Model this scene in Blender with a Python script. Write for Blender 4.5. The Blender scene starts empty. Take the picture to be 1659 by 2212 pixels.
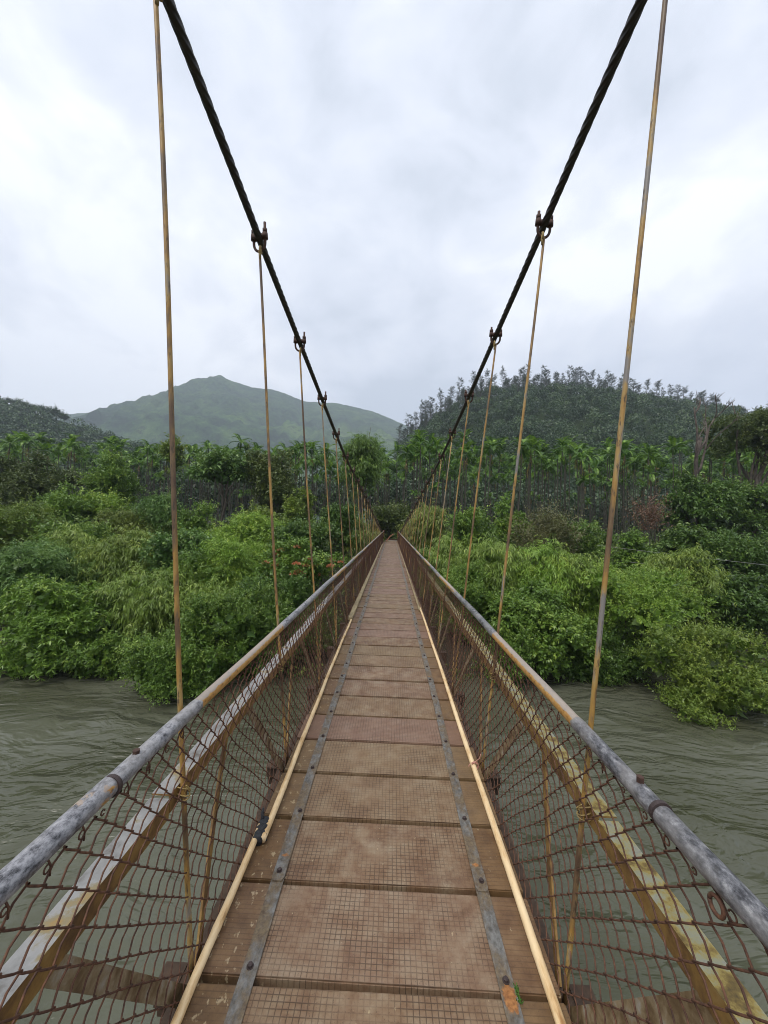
import bpy, bmesh, math, random
import numpy as np
from mathutils import Matrix, Vector

R = math.radians
scene = bpy.context.scene
COL = scene.collection
rng = np.random.default_rng(11)
random.seed(11)

# ------------------------------------------------------------------ camera
PW, PH, PF = 1659.0, 2212.0, 830.0          # measuring frame of the photograph
CX, CY = PW / 2, PH / 2
CAMZ = 1.6
def _n(v):
    v = np.array(v, float); return v / np.linalg.norm(v)
d_c = _n((845 - CX, -(1132 - CY), -PF))
_r = R(1.9)
u0 = np.array((math.sin(_r), math.cos(_r), 0.0))
up_c = _n(u0 - u0.dot(d_c) * d_c)
right_c = np.cross(d_c, up_c)
C2W = np.array([right_c, d_c, up_c])
cd = bpy.data.cameras.new('camera')
cam = bpy.data.objects.new('camera', cd); COL.objects.link(cam)
M = Matrix([list(C2W[0]) + [0], list(C2W[1]) + [0], list(C2W[2]) + [CAMZ], [0, 0, 0, 1]])
cam.matrix_world = M
cd.sensor_fit = 'VERTICAL'; cd.sensor_height = 24.0; cd.lens = 24.0 * PF / PH
cd.clip_start = 0.03; cd.clip_end = 6000
scene.camera = cam

def at(px, py, Y):
    """the place at distance Y along the bridge that the photograph shows at px, py"""
    d = C2W @ np.array(((px - CX) / PF, -(py - CY) / PF, -1.0))
    p = d * (Y / d[1]); p[2] += CAMZ
    return p

# ------------------------------------------------------------------ helpers
def tag(o, label=None, cat=None, group=None, kind=None):
    if label: o['label'] = label
    if cat: o['category'] = cat
    if group: o['group'] = group
    if kind: o['kind'] = kind
    return o

def empty(name, loc=(0, 0, 0), parent=None):
    o = bpy.data.objects.new(name, None); COL.objects.link(o)
    o.location = loc; o.empty_display_size = 0.2
    if parent: o.parent = parent
    return o

def link(name, me, parent=None, loc=None):
    o = bpy.data.objects.new(name, me); COL.objects.link(o)
    if parent: o.parent = parent
    if loc is not None: o.location = loc
    return o

class MB:
    """gathers pieces of geometry for ONE mesh"""
    def __init__(s):
        s.v = []; s.n = 0; s.q = []; s.poly = []; s.qm = []; s.pm = []; s.att = []
    def add(s, v, quads=None, polys=None, mat=0, att=None):
        v = np.asarray(v, float).reshape(-1, 3)
        if quads is not None and len(quads):
            q = np.asarray(quads, np.int64).reshape(-1, 4) + s.n
            s.q.append(q); s.qm.append(np.full(len(q), mat))
        for p in (polys or []):
            s.poly.append([i + s.n for i in p]); s.pm.append(mat)
        s.v.append(v); s.n += len(v)
        s.att.append(np.zeros(len(v)) if att is None else np.broadcast_to(np.asarray(att, float), (len(v),)))
    def box(s, x0, x1, y0, y1, z0, z1, mat=0, att=None):
        v = [(x0,y0,z0),(x1,y0,z0),(x1,y1,z0),(x0,y1,z0),(x0,y0,z1),(x1,y0,z1),(x1,y1,z1),(x0,y1,z1)]
        s.add(v, [(3,2,1,0),(4,5,6,7),(0,1,5,4),(1,2,6,5),(2,3,7,6),(3,0,4,7)], mat=mat, att=att)
    def tube(s, pts, r, sides=8, caps=True, mat=0, att=None, prof=None):
        pts = np.asarray(pts, float); n = len(pts)
        r = np.broadcast_to(np.asarray(r, float), (n,))
        t = np.gradient(pts, axis=0); t /= (np.linalg.norm(t, axis=1)[:, None] + 1e-12)
        ref = np.array((1.0, 0, 0)) if abs(t[0][0]) < 0.8 else np.array((0, 0, 1.0))
        a = np.zeros_like(pts)
        cur = ref
        for i in range(n):
            cur = cur - cur.dot(t[i]) * t[i]; cur /= (np.linalg.norm(cur) + 1e-12); a[i] = cur
        b = np.cross(t, a)
        ang = np.linspace(0, 2 * math.pi, sides, endpoint=False)
        if prof is None:
            rr = r[:, None] * np.ones(sides)[None]
        else:
            rr = r[:, None] * prof(ang[None, :], np.arange(n)[:, None])
        v = pts[:, None, :] + rr[..., None] * (np.cos(ang)[None, :, None] * a[:, None, :] + np.sin(ang)[None, :, None] * b[:, None, :])
        i = np.arange(n - 1)[:, None] * sides; j = np.arange(sides)[None, :]; j2 = (j + 1) % sides
        q = np.stack([i + j, i + j2, i + sides + j2, i + sides + j], -1).reshape(-1, 4)
        polys = [list(range(sides))[::-1], [(n - 1) * sides + k for k in range(sides)]] if caps else None
        at_ = None if att is None else np.repeat(np.broadcast_to(np.asarray(att, float), (n,)), sides)
        s.add(v.reshape(-1, 3), q, polys, mat, at_)
    def ring(s, c, ax, r, tr, seg=16, sides=6, a0=0, a1=2 * math.pi, mat=0):
        ax = _n(ax); u = _n(np.cross(ax, (0.3, 0.8, 0.52))); w = np.cross(ax, u)
        if isinstance(seg, tuple): seg, u, w = seg
        th = np.linspace(a0, a1, seg + 1)
        s.tube([np.array(c) + r * (math.cos(t) * u + math.sin(t) * w) for t in th], tr, sides, True, mat)
    def mesh(s, name, mats, smooth=False, attname=None):
        me = bpy.data.meshes.new(name)
        V = np.concatenate(s.v) if s.v else np.zeros((0, 3))
        me.vertices.add(len(V)); me.vertices.foreach_set('co', V.ravel())
        Q = np.concatenate(s.q) if s.q else np.zeros((0, 4), np.int64)
        loops = [Q.ravel()]; starts = np.arange(len(Q)) * 4; nl = len(Q) * 4
        st = [starts]
        for p in s.poly:
            loops.append(np.array(p)); st.append(np.array([nl])); nl += len(p)
        L = np.concatenate(loops); S = np.concatenate(st)
        me.loops.add(len(L)); me.loops.foreach_set('vertex_index', L.astype(np.int32))
        me.polygons.add(len(S)); me.polygons.foreach_set('loop_start', S.astype(np.int32))
        mi = np.concatenate([np.concatenate(s.qm) if s.qm else np.zeros(0), np.array(s.pm)]).astype(np.int32)
        me.polygons.foreach_set('material_index', mi)
        me.update(calc_edges=True)
        me.polygons.foreach_set('use_smooth', np.full(len(S), smooth))
        if attname:
            a = me.attributes.new(attname, 'FLOAT', 'POINT')
            a.data.foreach_set('value', np.concatenate(s.att).astype(np.float32))
        for m in (mats if isinstance(mats, (list, tuple)) else [mats]): me.materials.append(m)
        me.validate()
        return me
    def build(s, name, mats, parent=None, smooth=False, attname=None, loc=None):
        return link(name, s.mesh(name, mats, smooth, attname), parent, loc)

# ------------------------------------------------------------------ materials
class NT:
    def __init__(s, name):
        s.m = bpy.data.materials.new(name); s.m.use_nodes = True
        s.t = s.m.node_tree; s.t.nodes.clear()
        s.out = s.n('ShaderNodeOutputMaterial')
    def n(s, typ, **kw):
        nd = s.t.nodes.new(typ)
        for k, v in kw.items(): setattr(nd, k, v)
        return nd
    def l(s, a, b): s.t.links.new(a, b)
    def val(s, inp, v):
        if isinstance(v, (int, float, tuple, list)): inp.default_value = v
        else: s.l(v, inp)
    def noise(s, scale, detail=4, rough=0.6, vec=None, dist=0.0):
        nd = s.n('ShaderNodeTexNoise'); nd.inputs['Scale'].default_value = scale
        nd.inputs['Detail'].default_value = detail; nd.inputs['Roughness'].default_value = rough
        nd.inputs['Distortion'].default_value = dist
        s.l(vec if vec is not None else s.pos(), nd.inputs['Vector']); return nd.outputs['Fac']
    def pos(s):
        if not hasattr(s, '_p'): s._p = s.n('ShaderNodeNewGeometry').outputs['Position']
        return s._p
    def objc(s):
        if not hasattr(s, '_o'): s._o = s.n('ShaderNodeTexCoord').outputs['Object']
        return s._o
    def mapv(s, vec, scale=(1, 1, 1), rot=(0, 0, 0), loc=(0, 0, 0)):
        m = s.n('ShaderNodeMapping'); m.inputs['Scale'].default_value = scale
        m.inputs['Rotation'].default_value = rot; m.inputs['Location'].default_value = loc
        s.l(vec, m.inputs['Vector']); return m.outputs['Vector']
    def ramp(s, fac, stops, interp='LINEAR'):
        nd = s.n('ShaderNodeValToRGB'); cr = nd.color_ramp; cr.interpolation = interp
        while len(cr.elements) < len(stops): cr.elements.new(0.5)
        for e, (p, c) in zip(cr.elements, stops):
            e.position = p; e.color = (c, c, c, 1) if isinstance(c, (int, float)) else (c[0], c[1], c[2], 1)
        s.l(fac, nd.inputs['Fac']); return nd.outputs['Color']
    def mix(s, fac, a, b, mode='MIX'):
        nd = s.n('ShaderNodeMix', data_type='RGBA', blend_type=mode)
        s.val(nd.inputs[0], fac)
        for i, v in ((6, a), (7, b)):
            s.val(nd.inputs[i], (v[0], v[1], v[2], 1) if isinstance(v, (tuple, list)) else v)
        return nd.outputs[2]
    def math(s, op, a, b=0.0, clamp=False):
        nd = s.n('ShaderNodeMath', operation=op); nd.use_clamp = clamp
        s.val(nd.inputs[0], a); s.val(nd.inputs[1], b); return nd.outputs[0]
    def attr(s, name):
        return s.n('ShaderNodeAttribute', attribute_name=name).outputs['Fac']
    def orand(s):
        return s.n('ShaderNodeObjectInfo').outputs['Random']
    def sep(s, vec):
        nd = s.n('ShaderNodeSeparateXYZ'); s.l(vec, nd.inputs[0]); return nd.outputs
    def bump(s, h, strength=0.3, dist=0.01):
        b = s.n('ShaderNodeBump'); b.inputs['Strength'].default_value = strength; b.inputs['Distance'].default_value = dist
        s.l(h, b.inputs['Height']); return b.outputs['Normal']
    def bsdf(s, color, rough=0.6, metal=0.0, normal=None, spec=None, done=True):
        p = s.n('ShaderNodeBsdfPrincipled')
        s.val(p.inputs['Base Color'], (color[0], color[1], color[2], 1) if isinstance(color, (tuple, list)) else color)
        s.val(p.inputs['Roughness'], rough); s.val(p.inputs['Metallic'], metal)
        if spec is not None: s.val(p.inputs['Specular IOR Level'], spec)
        if normal is not None: s.l(normal, p.inputs['Normal'])
        if done: s.l(p.outputs[0], s.out.inputs['Surface'])
        return p.outputs[0]

def mat_mottled(name, stops, scale, detail=6, rough=0.6, metal=0.0, bump=0.2, bdist=0.004, stretch=(1, 1, 1)):
    t = NT(name); v = t.mapv(t.pos(), stretch)
    f = t.noise(scale, detail, 0.65, v)
    c = t.ramp(f, stops)
    nb = t.bump(t.noise(scale * 4, 4, 0.6, v), bump, bdist)
    t.bsdf(c, rough, metal, nb)
    return t.m

def mat_leaf(name, a, b, c, trans=0.26, rough=0.42, spec=0.45):
    t = NT(name)
    tone = t.attr('tone')
    col = t.ramp(tone, [(0.0, a), (0.55, b), (1.0, c)])
    hs = t.n('ShaderNodeHueSaturation')
    hs.inputs['Hue'].default_value = 0.5; hs.inputs['Saturation'].default_value = 1.0
    t.val(hs.inputs['Value'], t.math('ADD', t.math('MULTIPLY', t.orand(), 0.22), 0.89))
    t.l(col, hs.inputs['Color']); col = hs.outputs['Color']
    p = t.bsdf(col, rough, 0, None, spec, done=False)
    tr = t.n('ShaderNodeBsdfTranslucent'); t.l(col, tr.inputs['Color'])
    mx = t.n('ShaderNodeMixShader'); mx.inputs[0].default_value = trans
    t.l(p, mx.inputs[1]); t.l(tr.outputs[0], mx.inputs[2]); t.l(mx.outputs[0], t.out.inputs['Surface'])
    return t.m

# ------------------------------------------------------------------ bridge materials
def make_slab_mat():
    t = NT('slab_concrete')
    o = t.objc(); x, y, z = t.sep(o)[0:3]
    rnd = t.orand()
    wob = t.math('MULTIPLY', t.math('SUBTRACT', t.noise(9, 2, 0.5), 0.5), 0.004)
    def lines(c, pitch, wdt):
        f = t.math('FRACT', t.math('ADD', t.math('DIVIDE', t.math('ADD', c, wob), pitch), 100.0))
        dd = t.math('ABSOLUTE', t.math('SUBTRACT', f, 0.5))
        return t.math('MULTIPLY', t.math('SUBTRACT', dd, 0.5 - wdt), 1.0 / wdt, True)
    lx = lines(x, 0.0205, 0.125); ly = lines(y, 0.0190, 0.14)
    ax = t.math('ABSOLUTE', x)
    inner = t.ramp(ax, [(0.44, 1.0), (0.47, 0.12)])
    lx = t.math('MULTIPLY', lx, inner)
    n1 = t.noise(8, 9, 0.72)
    fade = t.ramp(t.noise(4.3, 4, 0.6), [(0.34, 0.12), (0.58, 1.0)])
    ls = t.math('MULTIPLY', t.math('MAXIMUM', lx, t.math('MULTIPLY', ly, t.ramp(ax, [(0.44, 1.0), (0.5, 0.55)]))), fade)
    base = t.ramp(n1, [(0.32, (0.115, 0.062, 0.030)), (0.44, (0.188, 0.114, 0.065)), (0.56, (0.236, 0.165, 0.103)), (0.70, (0.285, 0.225, 0.152))])
    # reddish worn patches, and browner strips outside the straps
    base = t.mix(t.ramp(t.noise(3.1, 10, 0.78), [(0.52, 0.0), (0.62, 0.75)]), base, (0.135, 0.074, 0.042))
    side = t.ramp(ax, [(0.44, 0.0), (0.5, 0.85)])
    brown = t.ramp(t.noise(12, 5, 0.6), [(0.35, (0.095, 0.048, 0.018)), (0.65, (0.190, 0.112, 0.050))])
    base = t.mix(side, base, brown)
    # pale flaked spots near the left edge, few elsewhere
    left = t.ramp(x, [(0.0, 1.0), (0.02, 0.0)])
    lm = t.math('ADD', t.math('MULTIPLY', t.math('MULTIPLY', left, side), 0.10), -0.02)
    sp = t.math('ADD', t.noise(24, 3, 0.6, t.mapv(t.pos(), (1.6, 1.0, 1))), lm)
    base = t.mix(t.ramp(sp, [(0.665, 0.0), (0.72, 0.85)]), base, (0.42, 0.33, 0.20))
    base = t.mix(t.ramp(rnd, [(0.40, 0.0), (0.8, 0.65)]), base, (0.160, 0.080, 0.046))
    base = t.mix(t.ramp(rnd, [(0.0, 0.45), (0.25, 0.0)]), base, (0.27, 0.205, 0.125))
    # pits
    pit = t.ramp(t.noise(140, 3, 0.7), [(0.60, 0.0), (0.70, 0.6)])
    base = t.mix(pit, base, (0.05, 0.03, 0.02))
    base = t.mix(t.math('MULTIPLY', ls, 0.90), base, (0.042, 0.022, 0.012))
    hv = t.n('ShaderNodeHueSaturation'); t.l(base, hv.inputs['Color'])
    t.val(hv.inputs['Value'], t.math('ADD', t.math('MULTIPLY', rnd, 0.34), 0.84))
    t.val(hv.inputs['Saturation'], t.math('ADD', t.math('MULTIPLY', rnd, -0.25), 1.1))
    h = t.math('SUBTRACT', t.math('MULTIPLY', t.noise(60, 4, 0.6), 0.35), ls)
    nb = t.bump(h, 0.5, 0.002)
    rg = t.ramp(t.noise(6, 3, 0.6), [(0.35, 0.42), (0.7, 0.7)])
    t.bsdf(hv.outputs['Color'], rg, 0, nb, 0.4)
    return t.m

def make_pipe_mat(name, greys):
    t = NT(name)
    v = t.mapv(t.pos(), (1, 0.55, 1))
    a = t.attr('paint')
    grey = t.ramp(t.noise(70, 6, 0.75, v), [(0.36, greys[0]), (0.46, greys[1]), (0.56, greys[2]), (0.72, greys[3])])
    big = t.ramp(t.noise(11, 4, 0.6, v), [(0.42, 0.0), (0.62, 0.6)])
    grey = t.mix(big, grey, (0.30, 0.285, 0.27))
    yel = t.ramp(t.noise(60, 5, 0.7, v), [(0.32, (0.05, 0.035, 0.02)), (0.42, (0.36, 0.18, 0.045)), (0.6, (0.47, 0.27, 0.08)), (0.75, (0.34, 0.28, 0.20))])
    m = t.math('ADD', t.math('MULTIPLY', t.math('SUBTRACT', t.noise(26, 4, 0.6, v), 0.5), 1.5), a)
    mask = t.ramp(m, [(0.44, 0.0), (0.52, 1.0)])
    c = t.mix(mask, grey, yel)
    # top of the pipe is worn to bare grey by hands
    nrm = t.n('ShaderNodeNewGeometry').outputs['Normal']
    up = t.sep(nrm)[2]
    worn = t.math('MULTIPLY', t.ramp(t.math('ADD', up, t.math('MULTIPLY', t.noise(40, 4, 0.6, v), 0.7)), [(0.95, 0.0), (1.0, 0.75)]), mask)
    c = t.mix(worn, c, (0.30, 0.29, 0.28))
    nb = t.bump(t.noise(120, 4, 0.6, v), 0.35, 0.002)
    t.bsdf(c, t.ramp(t.noise(50, 3, 0.6, v), [(0.3, 0.34), (0.7, 0.6)]), 0.15, nb, 0.5)
    return t.m

def make_strap_mat():
    t = NT('strap_steel')
    v = t.mapv(t.pos(), (1, 0.6, 1))
    c = t.ramp(t.noise(45, 6, 0.7, v), [(0.33, (0.065, 0.055, 0.045)), (0.47, (0.135, 0.13, 0.118)), (0.58, (0.195, 0.192, 0.18)), (0.75, (0.27, 0.26, 0.24))])
    br = t.ramp(t.noise(9, 7, 0.75, v), [(0.42, 0.0), (0.56, 0.85)])
    c = t.mix(br, c, t.ramp(t.noise(70, 4, 0.7), [(0.35, (0.09, 0.055, 0.03)), (0.65, (0.20, 0.145, 0.075))]))
    rust = t.math('ADD', t.attr('rust'), t.math('MULTIPLY', t.math('SUBTRACT', t.noise(55, 5, 0.7), 0.5), 0.9))
    c = t.mix(t.ramp(rust, [(0.45, 0.0), (0.58, 1.0)]), c, t.ramp(t.noise(90, 4, 0.6), [(0.35, (0.22, 0.085, 0.025)), (0.65, (0.42, 0.19, 0.06))]))
    nb = t.bump(t.noise(160, 4, 0.6), 0.4, 0.0015)
    t.bsdf(c, 0.5, 0.25, nb)
    return t.m

def make_rod_mat():
    t = NT('rod_paint')
    v = t.mapv(t.pos(), (1, 1, 0.25))
    f = t.math('ADD', t.noise(9, 5, 0.65, v), t.math('MULTIPLY', t.math('SUBTRACT', t.orand(), 0.5), 0.10))
    c = t.ramp(f, [(0.36, (0.075, 0.042, 0.024)), (0.46, (0.15, 0.095, 0.045)), (0.53, (0.31, 0.175, 0.04)), (0.59, (0.33, 0.22, 0.075)), (0.66, (0.19, 0.175, 0.16))])
    sp = t.ramp(t.noise(60, 6, 0.75, v), [(0.55, 0.0), (0.64, 0.85)])
    c = t.mix(sp, c, (0.045, 0.03, 0.02))
    nb = t.bump(t.noise(120, 3, 0.6, v), 0.3, 0.001)
    t.bsdf(c, 0.55, 0.05, nb)
    return t.m

M_slab = make_slab_mat()
M_pipe_l = make_pipe_mat('pipe_pale_grey', [(0.028, 0.028, 0.032), (0.15, 0.15, 0.162), (0.28, 0.28, 0.295), (0.40, 0.395, 0.39)])
M_pipe_r = make_pipe_mat('pipe_dark_grey', [(0.018, 0.018, 0.02), (0.075, 0.075, 0.082), (0.16, 0.16, 0.17), (0.36, 0.355, 0.35)])
M_strap = make_strap_mat()
M_rod = make_rod_mat()
M_wire = mat_mottled('rusty_wire', [(0.3, (0.035, 0.016, 0.010)), (0.5, (0.085, 0.036, 0.019)), (0.7, (0.16, 0.070, 0.034))], 45, rough=0.8, bump=0.5, bdist=0.001)
M_cable = mat_mottled('black_greased_cable', [(0.3, (0.012, 0.009, 0.008)), (0.7, (0.040, 0.032, 0.027))], 30, rough=0.48, bump=0.2)
M_clip = mat_mottled('rusty_clamp', [(0.3, (0.028, 0.014, 0.010)), (0.7, (0.075, 0.033, 0.020))], 50, rough=0.8)
M_bolt = mat_mottled('dark_bolt', [(0.3, (0.030, 0.022, 0.022)), (0.7, (0.08, 0.055, 0.05))], 80, rough=0.6, metal=0.3)
M_galv = mat_mottled('galvanised_flange', [(0.28, (0.07, 0.06, 0.045)), (0.42, (0.19, 0.19, 0.185)), (0.54, (0.25, 0.25, 0.245)), (0.60, (0.20, 0.17, 0.10)), (0.70, (0.27, 0.17, 0.05))], 9, 9, rough=0.75, metal=0.0, bump=0.25)
M_moss = mat_mottled('mossy_yellow_flange', [(0.28, (0.05, 0.035, 0.015)), (0.41, (0.17, 0.115, 0.03)), (0.48, (0.29, 0.22, 0.06)), (0.55, (0.27, 0.26, 0.15)), (0.64, (0.25, 0.25, 0.20)), (0.72, (0.15, 0.13, 0.06)), (0.80, (0.36, 0.22, 0.04))], 19, 9, rough=0.8, bump=0.3)
M_ochre = mat_mottled('ochre_steel', [(0.26, (0.05, 0.028, 0.014)), (0.42, (0.14, 0.075, 0.024)), (0.56, (0.25, 0.145, 0.038)), (0.70, (0.29, 0.20, 0.075)), (0.85, (0.30, 0.27, 0.21))], 10, 7, rough=0.65, bump=0.3)
M_brace = mat_mottled('weathered_brace', [(0.26, (0.05, 0.03, 0.017)), (0.42, (0.14, 0.09, 0.04)), (0.55, (0.24, 0.18, 0.10)), (0.7, (0.33, 0.31, 0.26))], 14, 7, rough=0.7, bump=0.35)
M_beam = mat_mottled('dark_rusty_beam', [(0.3, (0.022, 0.014, 0.009)), (0.7, (0.07, 0.04, 0.022))], 18, rough=0.85)
M_bamboo = mat_mottled('peeled_bamboo', [(0.30, (0.34, 0.18, 0.065)), (0.40, (0.60, 0.40, 0.19)), (0.52, (0.74, 0.55, 0.31)), (0.7, (0.80, 0.63, 0.38))], 26, 8, rough=0.5, bump=0.15, stretch=(1, 0.2, 1))
M_bamboo_old = mat_mottled('grey_bamboo', [(0.25, (0.12, 0.085, 0.045)), (0.5, (0.27, 0.21, 0.11)), (0.75, (0.36, 0.29, 0.16))], 12, 6, rough=0.65, stretch=(1, 0.2, 1))
M_tape = mat_mottled('black_cloth', [(0.3, (0.008, 0.008, 0.01)), (0.7, (0.025, 0.026, 0.03))], 60, rough=0.6, bump=0.6)
M_string = mat_mottled('pink_string', [(0.3, (0.40, 0.16, 0.12)), (0.7, (0.50, 0.26, 0.20))], 60)
M_hook = mat_mottled('yellow_hook', [(0.3, (0.12, 0.08, 0.03)), (0.6, (0.34, 0.24, 0.08))], 60)
M_rust = mat_mottled('orange_rust', [(0.3, (0.12, 0.035, 0.015)), (0.7, (0.32, 0.11, 0.05))], 12)
M_conc = mat_mottled('old_concrete', [(0.3, (0.10, 0.095, 0.08)), (0.7, (0.24, 0.22, 0.19))], 4, rough=0.85)
M_sprig = mat_mottled('moss_green', [(0.3, (0.03, 0.08, 0.01)), (0.7, (0.10, 0.22, 0.03))], 40)

# ------------------------------------------------------------------ the bridge
bridge = empty('suspension_footbridge', (0, 0, 0))
tag(bridge, 'long narrow rusty suspension footbridge with slab deck, chain link sides and black twisted cables', 'bridge')
YEND = 37.5
PITCH = 0.372
Y0 = 1.375 - 3 * PITCH

def wob(Y, a, ph):
    return a * (np.sin(Y * 1.7 + ph) * 0.6 + np.sin(Y * 4.1 + ph * 2.3) * 0.3)

# deck slabs
bm = bmesh.new()
bmesh.ops.create_cube(bm, size=1.0)
for v in bm.verts: v.co = Vector((v.co.x * 1.28, v.co.y * (PITCH - 0.021), v.co.z * 0.05))
bmesh.ops.bevel(bm, geom=bm.edges[:], offset=0.004, segments=2, affect='EDGES')
slab_me = bpy.data.meshes.new('deck_slab'); bm.to_mesh(slab_me); bm.free(); slab_me.materials.append(M_slab)
i = 0
while Y0 + i * PITCH + PITCH < YEND and i < 100:
    o = link('deck_slab', slab_me, bridge)
    s = random.uniform(-0.002, 0.002)
    o.location = (random.uniform(-0.006, 0.006), Y0 + (i + 0.5) * PITCH, -0.025 + random.uniform(-0.003, 0.003))
    o.rotation_euler = (random.uniform(-0.006, 0.006), random.uniform(-0.004, 0.004), random.uniform(-0.006, 0.006))
    i += 1
NSLAB = i
DECK_END = Y0 + NSLAB * PITCH

# steel straps in lengths of six slabs, overlapping at their ends, with their bolts
bolt = MB()
bolt.tube([(0, 0, -0.002), (0, 0, 0.002)], [0.0125, 0.0125], 16, True)
bolt.tube([(0, 0, 0.0), (0, 0, 0.009), (0, 0, 0.011)], [0.0095, 0.0095, 0.007], 6, True)
bolt_me = bolt.mesh('bolt', M_bolt)
for sx in (-0.452, 0.455):
    k0 = -2
    while k0 < NSLAB:
        k1 = min(k0 + 6, NSLAB)
        ya = Y0 + k0 * PITCH + (PITCH if False else 0) - 0.012
        yb = Y0 + k1 * PITCH + 0.075
        if k0 == -2: ya = -0.6
        n = 120 if ya < 6 else 16
        mb = MB()
        ys = np.linspace(ya, yb, n)
        # the far end of a length lies under the near end of the next one
        z = 0.0035 + 0.0055 * np.clip((ya + 0.13 - ys) / 0.04, 0, 1)
        hw = np.full(n, 0.0275); e = np.clip((ys - ya) / 0.012, 0, 1); hw *= 0.72 + 0.28 * np.sqrt(e)
        cx = sx + 0.004 * np.sin(ys * 1.9 + sx)
        rust = np.zeros(n)
        for k in range(max(k0, 0), k1):
            by = Y0 + k * PITCH + 0.035
            a = random.Random(k * 7 + int(sx * 100)).uniform(0.0, 0.55)
            rust = np.maximum(rust, a * np.clip(1 - np.abs(ys - by) / 0.05, 0, 1))
        rust = np.maximum(rust, 0.75 * np.clip(1 - np.abs(ys - ya - 0.135) / 0.028, 0, 1))
        if sx > 0:
            rust = np.maximum(rust, 0.9 * np.clip(1.2 - np.abs(ys - 1.360) / 0.065, 0, 1))
        V = []; A = []
        for j in range(5):
            u = -1 + j * 0.5
            V.append(np.stack([cx + u * hw, ys, z + 0.005], -1)); A.append(rust * (1 - 0.55 * abs(u) ** 1.5))
        V.append(np.stack([cx + hw, ys, z], -1)); A.append(rust * 0.4)
        V.append(np.stack([cx - hw, ys, z], -1)); A.append(rust * 0.4)
        V = np.stack(V, 1); A = np.stack(A, 1)
        q = []
        for a_ in range(n - 1):
            for j in range(7):
                j2 = (j + 1) % 7
                q.append((a_ * 7 + j, a_ * 7 + j2, (a_ + 1) * 7 + j2, (a_ + 1) * 7 + j))
        mb.add(V.reshape(-1, 3), q, [list(range(7)), [(n - 1) * 7 + j for j in range(7)][::-1]], att=A.ravel())
        st = mb.build('deck_strap', M_strap, bridge, attname='rust')
        for k in range(max(k0, 0), k1):
            by = Y0 + k * PITCH + 0.035
            if by > 9: continue
            bo = link('bolt', bolt_me, st)
            bo.location = (sx + random.uniform(-0.004, 0.004), by, 0.0085 + (0.0055 if by < ya + 0.12 else 0))
            bo.rotation_euler = (0, 0, random.uniform(0, 1))
        k0 = k1

# hand rails
ys = np.arange(-0.9, YEND + 0.01, 0.04)
def paint_at(Y, side):
    y = np.asarray(Y)
    p = np.where((y > 1.44) & (y < 2.52), 0.92, 0.05)
    far = 0.5 + 0.5 * np.sin(y * 2 * math.pi / 2.46 + (0.3 if side < 0 else 2.0))
    p = np.where(y > 3.6, 0.15 + 0.62 * far, p)
    if side < 0: p = np.where((y > 0.9) & (y < 1.04), 0.35, p)
    return p
for side, m in ((-1, M_pipe_l), (1, M_pipe_r)):
    mb = MB()
    xs = side * (0.70 + wob(ys, 0.004, side)); zs = 0.90 + wob(ys, 0.005, 2 + side)
    r = np.where(ys < 1.0, 0.0255, np.where(ys < 1.44, 0.0245, np.where(ys < 2.52, 0.0222, 0.0235)))
    mb.tube(np.stack([xs, ys, zs], -1), r, 20, True, att=paint_at(ys, side))
    rail = mb.build('handrail', m, bridge, smooth=True, attname='paint')
    rail['label'] = 'mottled pale grey pipe with yellow lengths' if side < 0 else 'darker slate grey pipe with yellow lengths'
    c = MB()
    for yy, rr in ((1.0, 0.0275),):
        c.tube([(side * 0.70, yy - 0.006, 0.90), (side * 0.70, yy + 0.006, 0.90)], [rr, rr], 22)
    c.build('collar', M_bolt, rail)
    b = MB()
    b.tube([(side * 0.703, 1.10 if side < 0 else 1.085, 0.918), (side * 0.703, 1.10 if side < 0 else 1.085, 0.934)], [0.010, 0.010], 6)
    b.build('rail_bolt', M_clip, rail)

# middle rails: angle steel outside the netting
def angle(mb, side, yv, x_in, z_top, fl, hv, th, mt, mv, w=0.0):
    yv = np.asarray(yv); n = len(yv)
    xi = x_in + wob(yv, w, side * 1.3); zt = z_top + wob(yv, w, side * 2.1 + 1)
    P = [(0, 0), (fl, 0), (fl, -th), (th, -th), (th, -hv), (0, -hv)]
    V = np.stack([np.stack([side * (xi + px), yv, zt + pz], -1) for px, pz in P], 1).reshape(-1, 3)
    base = np.arange(n - 1)[:, None] * 6
    qt, qv = [], []
    for j in range(6):
        j2 = (j + 1) % 6
        q = np.stack([base[:, 0] + j, base[:, 0] + j2, base[:, 0] + 6 + j2, base[:, 0] + 6 + j], -1)
        (qt if j in (0, 1, 2) else qv).append(q)
    off = mb.n
    mb.add(V, np.concatenate(qt), None, mt)
    q = np.concatenate(qv) + off
    mb.q.append(q); mb.qm.append(np.full(len(q), mv))
    mb.poly.append([off + k for k in range(6)]); mb.pm.append(mv)
    mb.poly.append([off + (n - 1) * 6 + k for k in range(6)][::-1]); mb.pm.append(mv)

for side in (-1, 1):
    mb = MB()
    angle(mb, side, np.arange(-0.9, 1.385, 0.05), 0.735, 0.620, 0.068, 0.068, 0.006, 0, 1, 0.003)
    angle(mb, side, np.arange(1.36, YEND, 0.06), 0.738, 0.628, 0.066, 0.066, 0.006, 0, 1, 0.003)
    mr = mb.build('middle_rail', [M_galv if side < 0 else M_moss, M_ochre], bridge)
    mr['label'] = 'galvanised grey flange over an ochre web' if side < 0 else 'mossy yellow flange over an ochre web'
    mb = MB()
    angle(mb, side, np.arange(-0.9, YEND, 0.1), 0.640, -0.057, 0.06, 0.075, 0.007, 0, 0, 0.002)
    mb.build('bottom_rail', M_beam, bridge)

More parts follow.
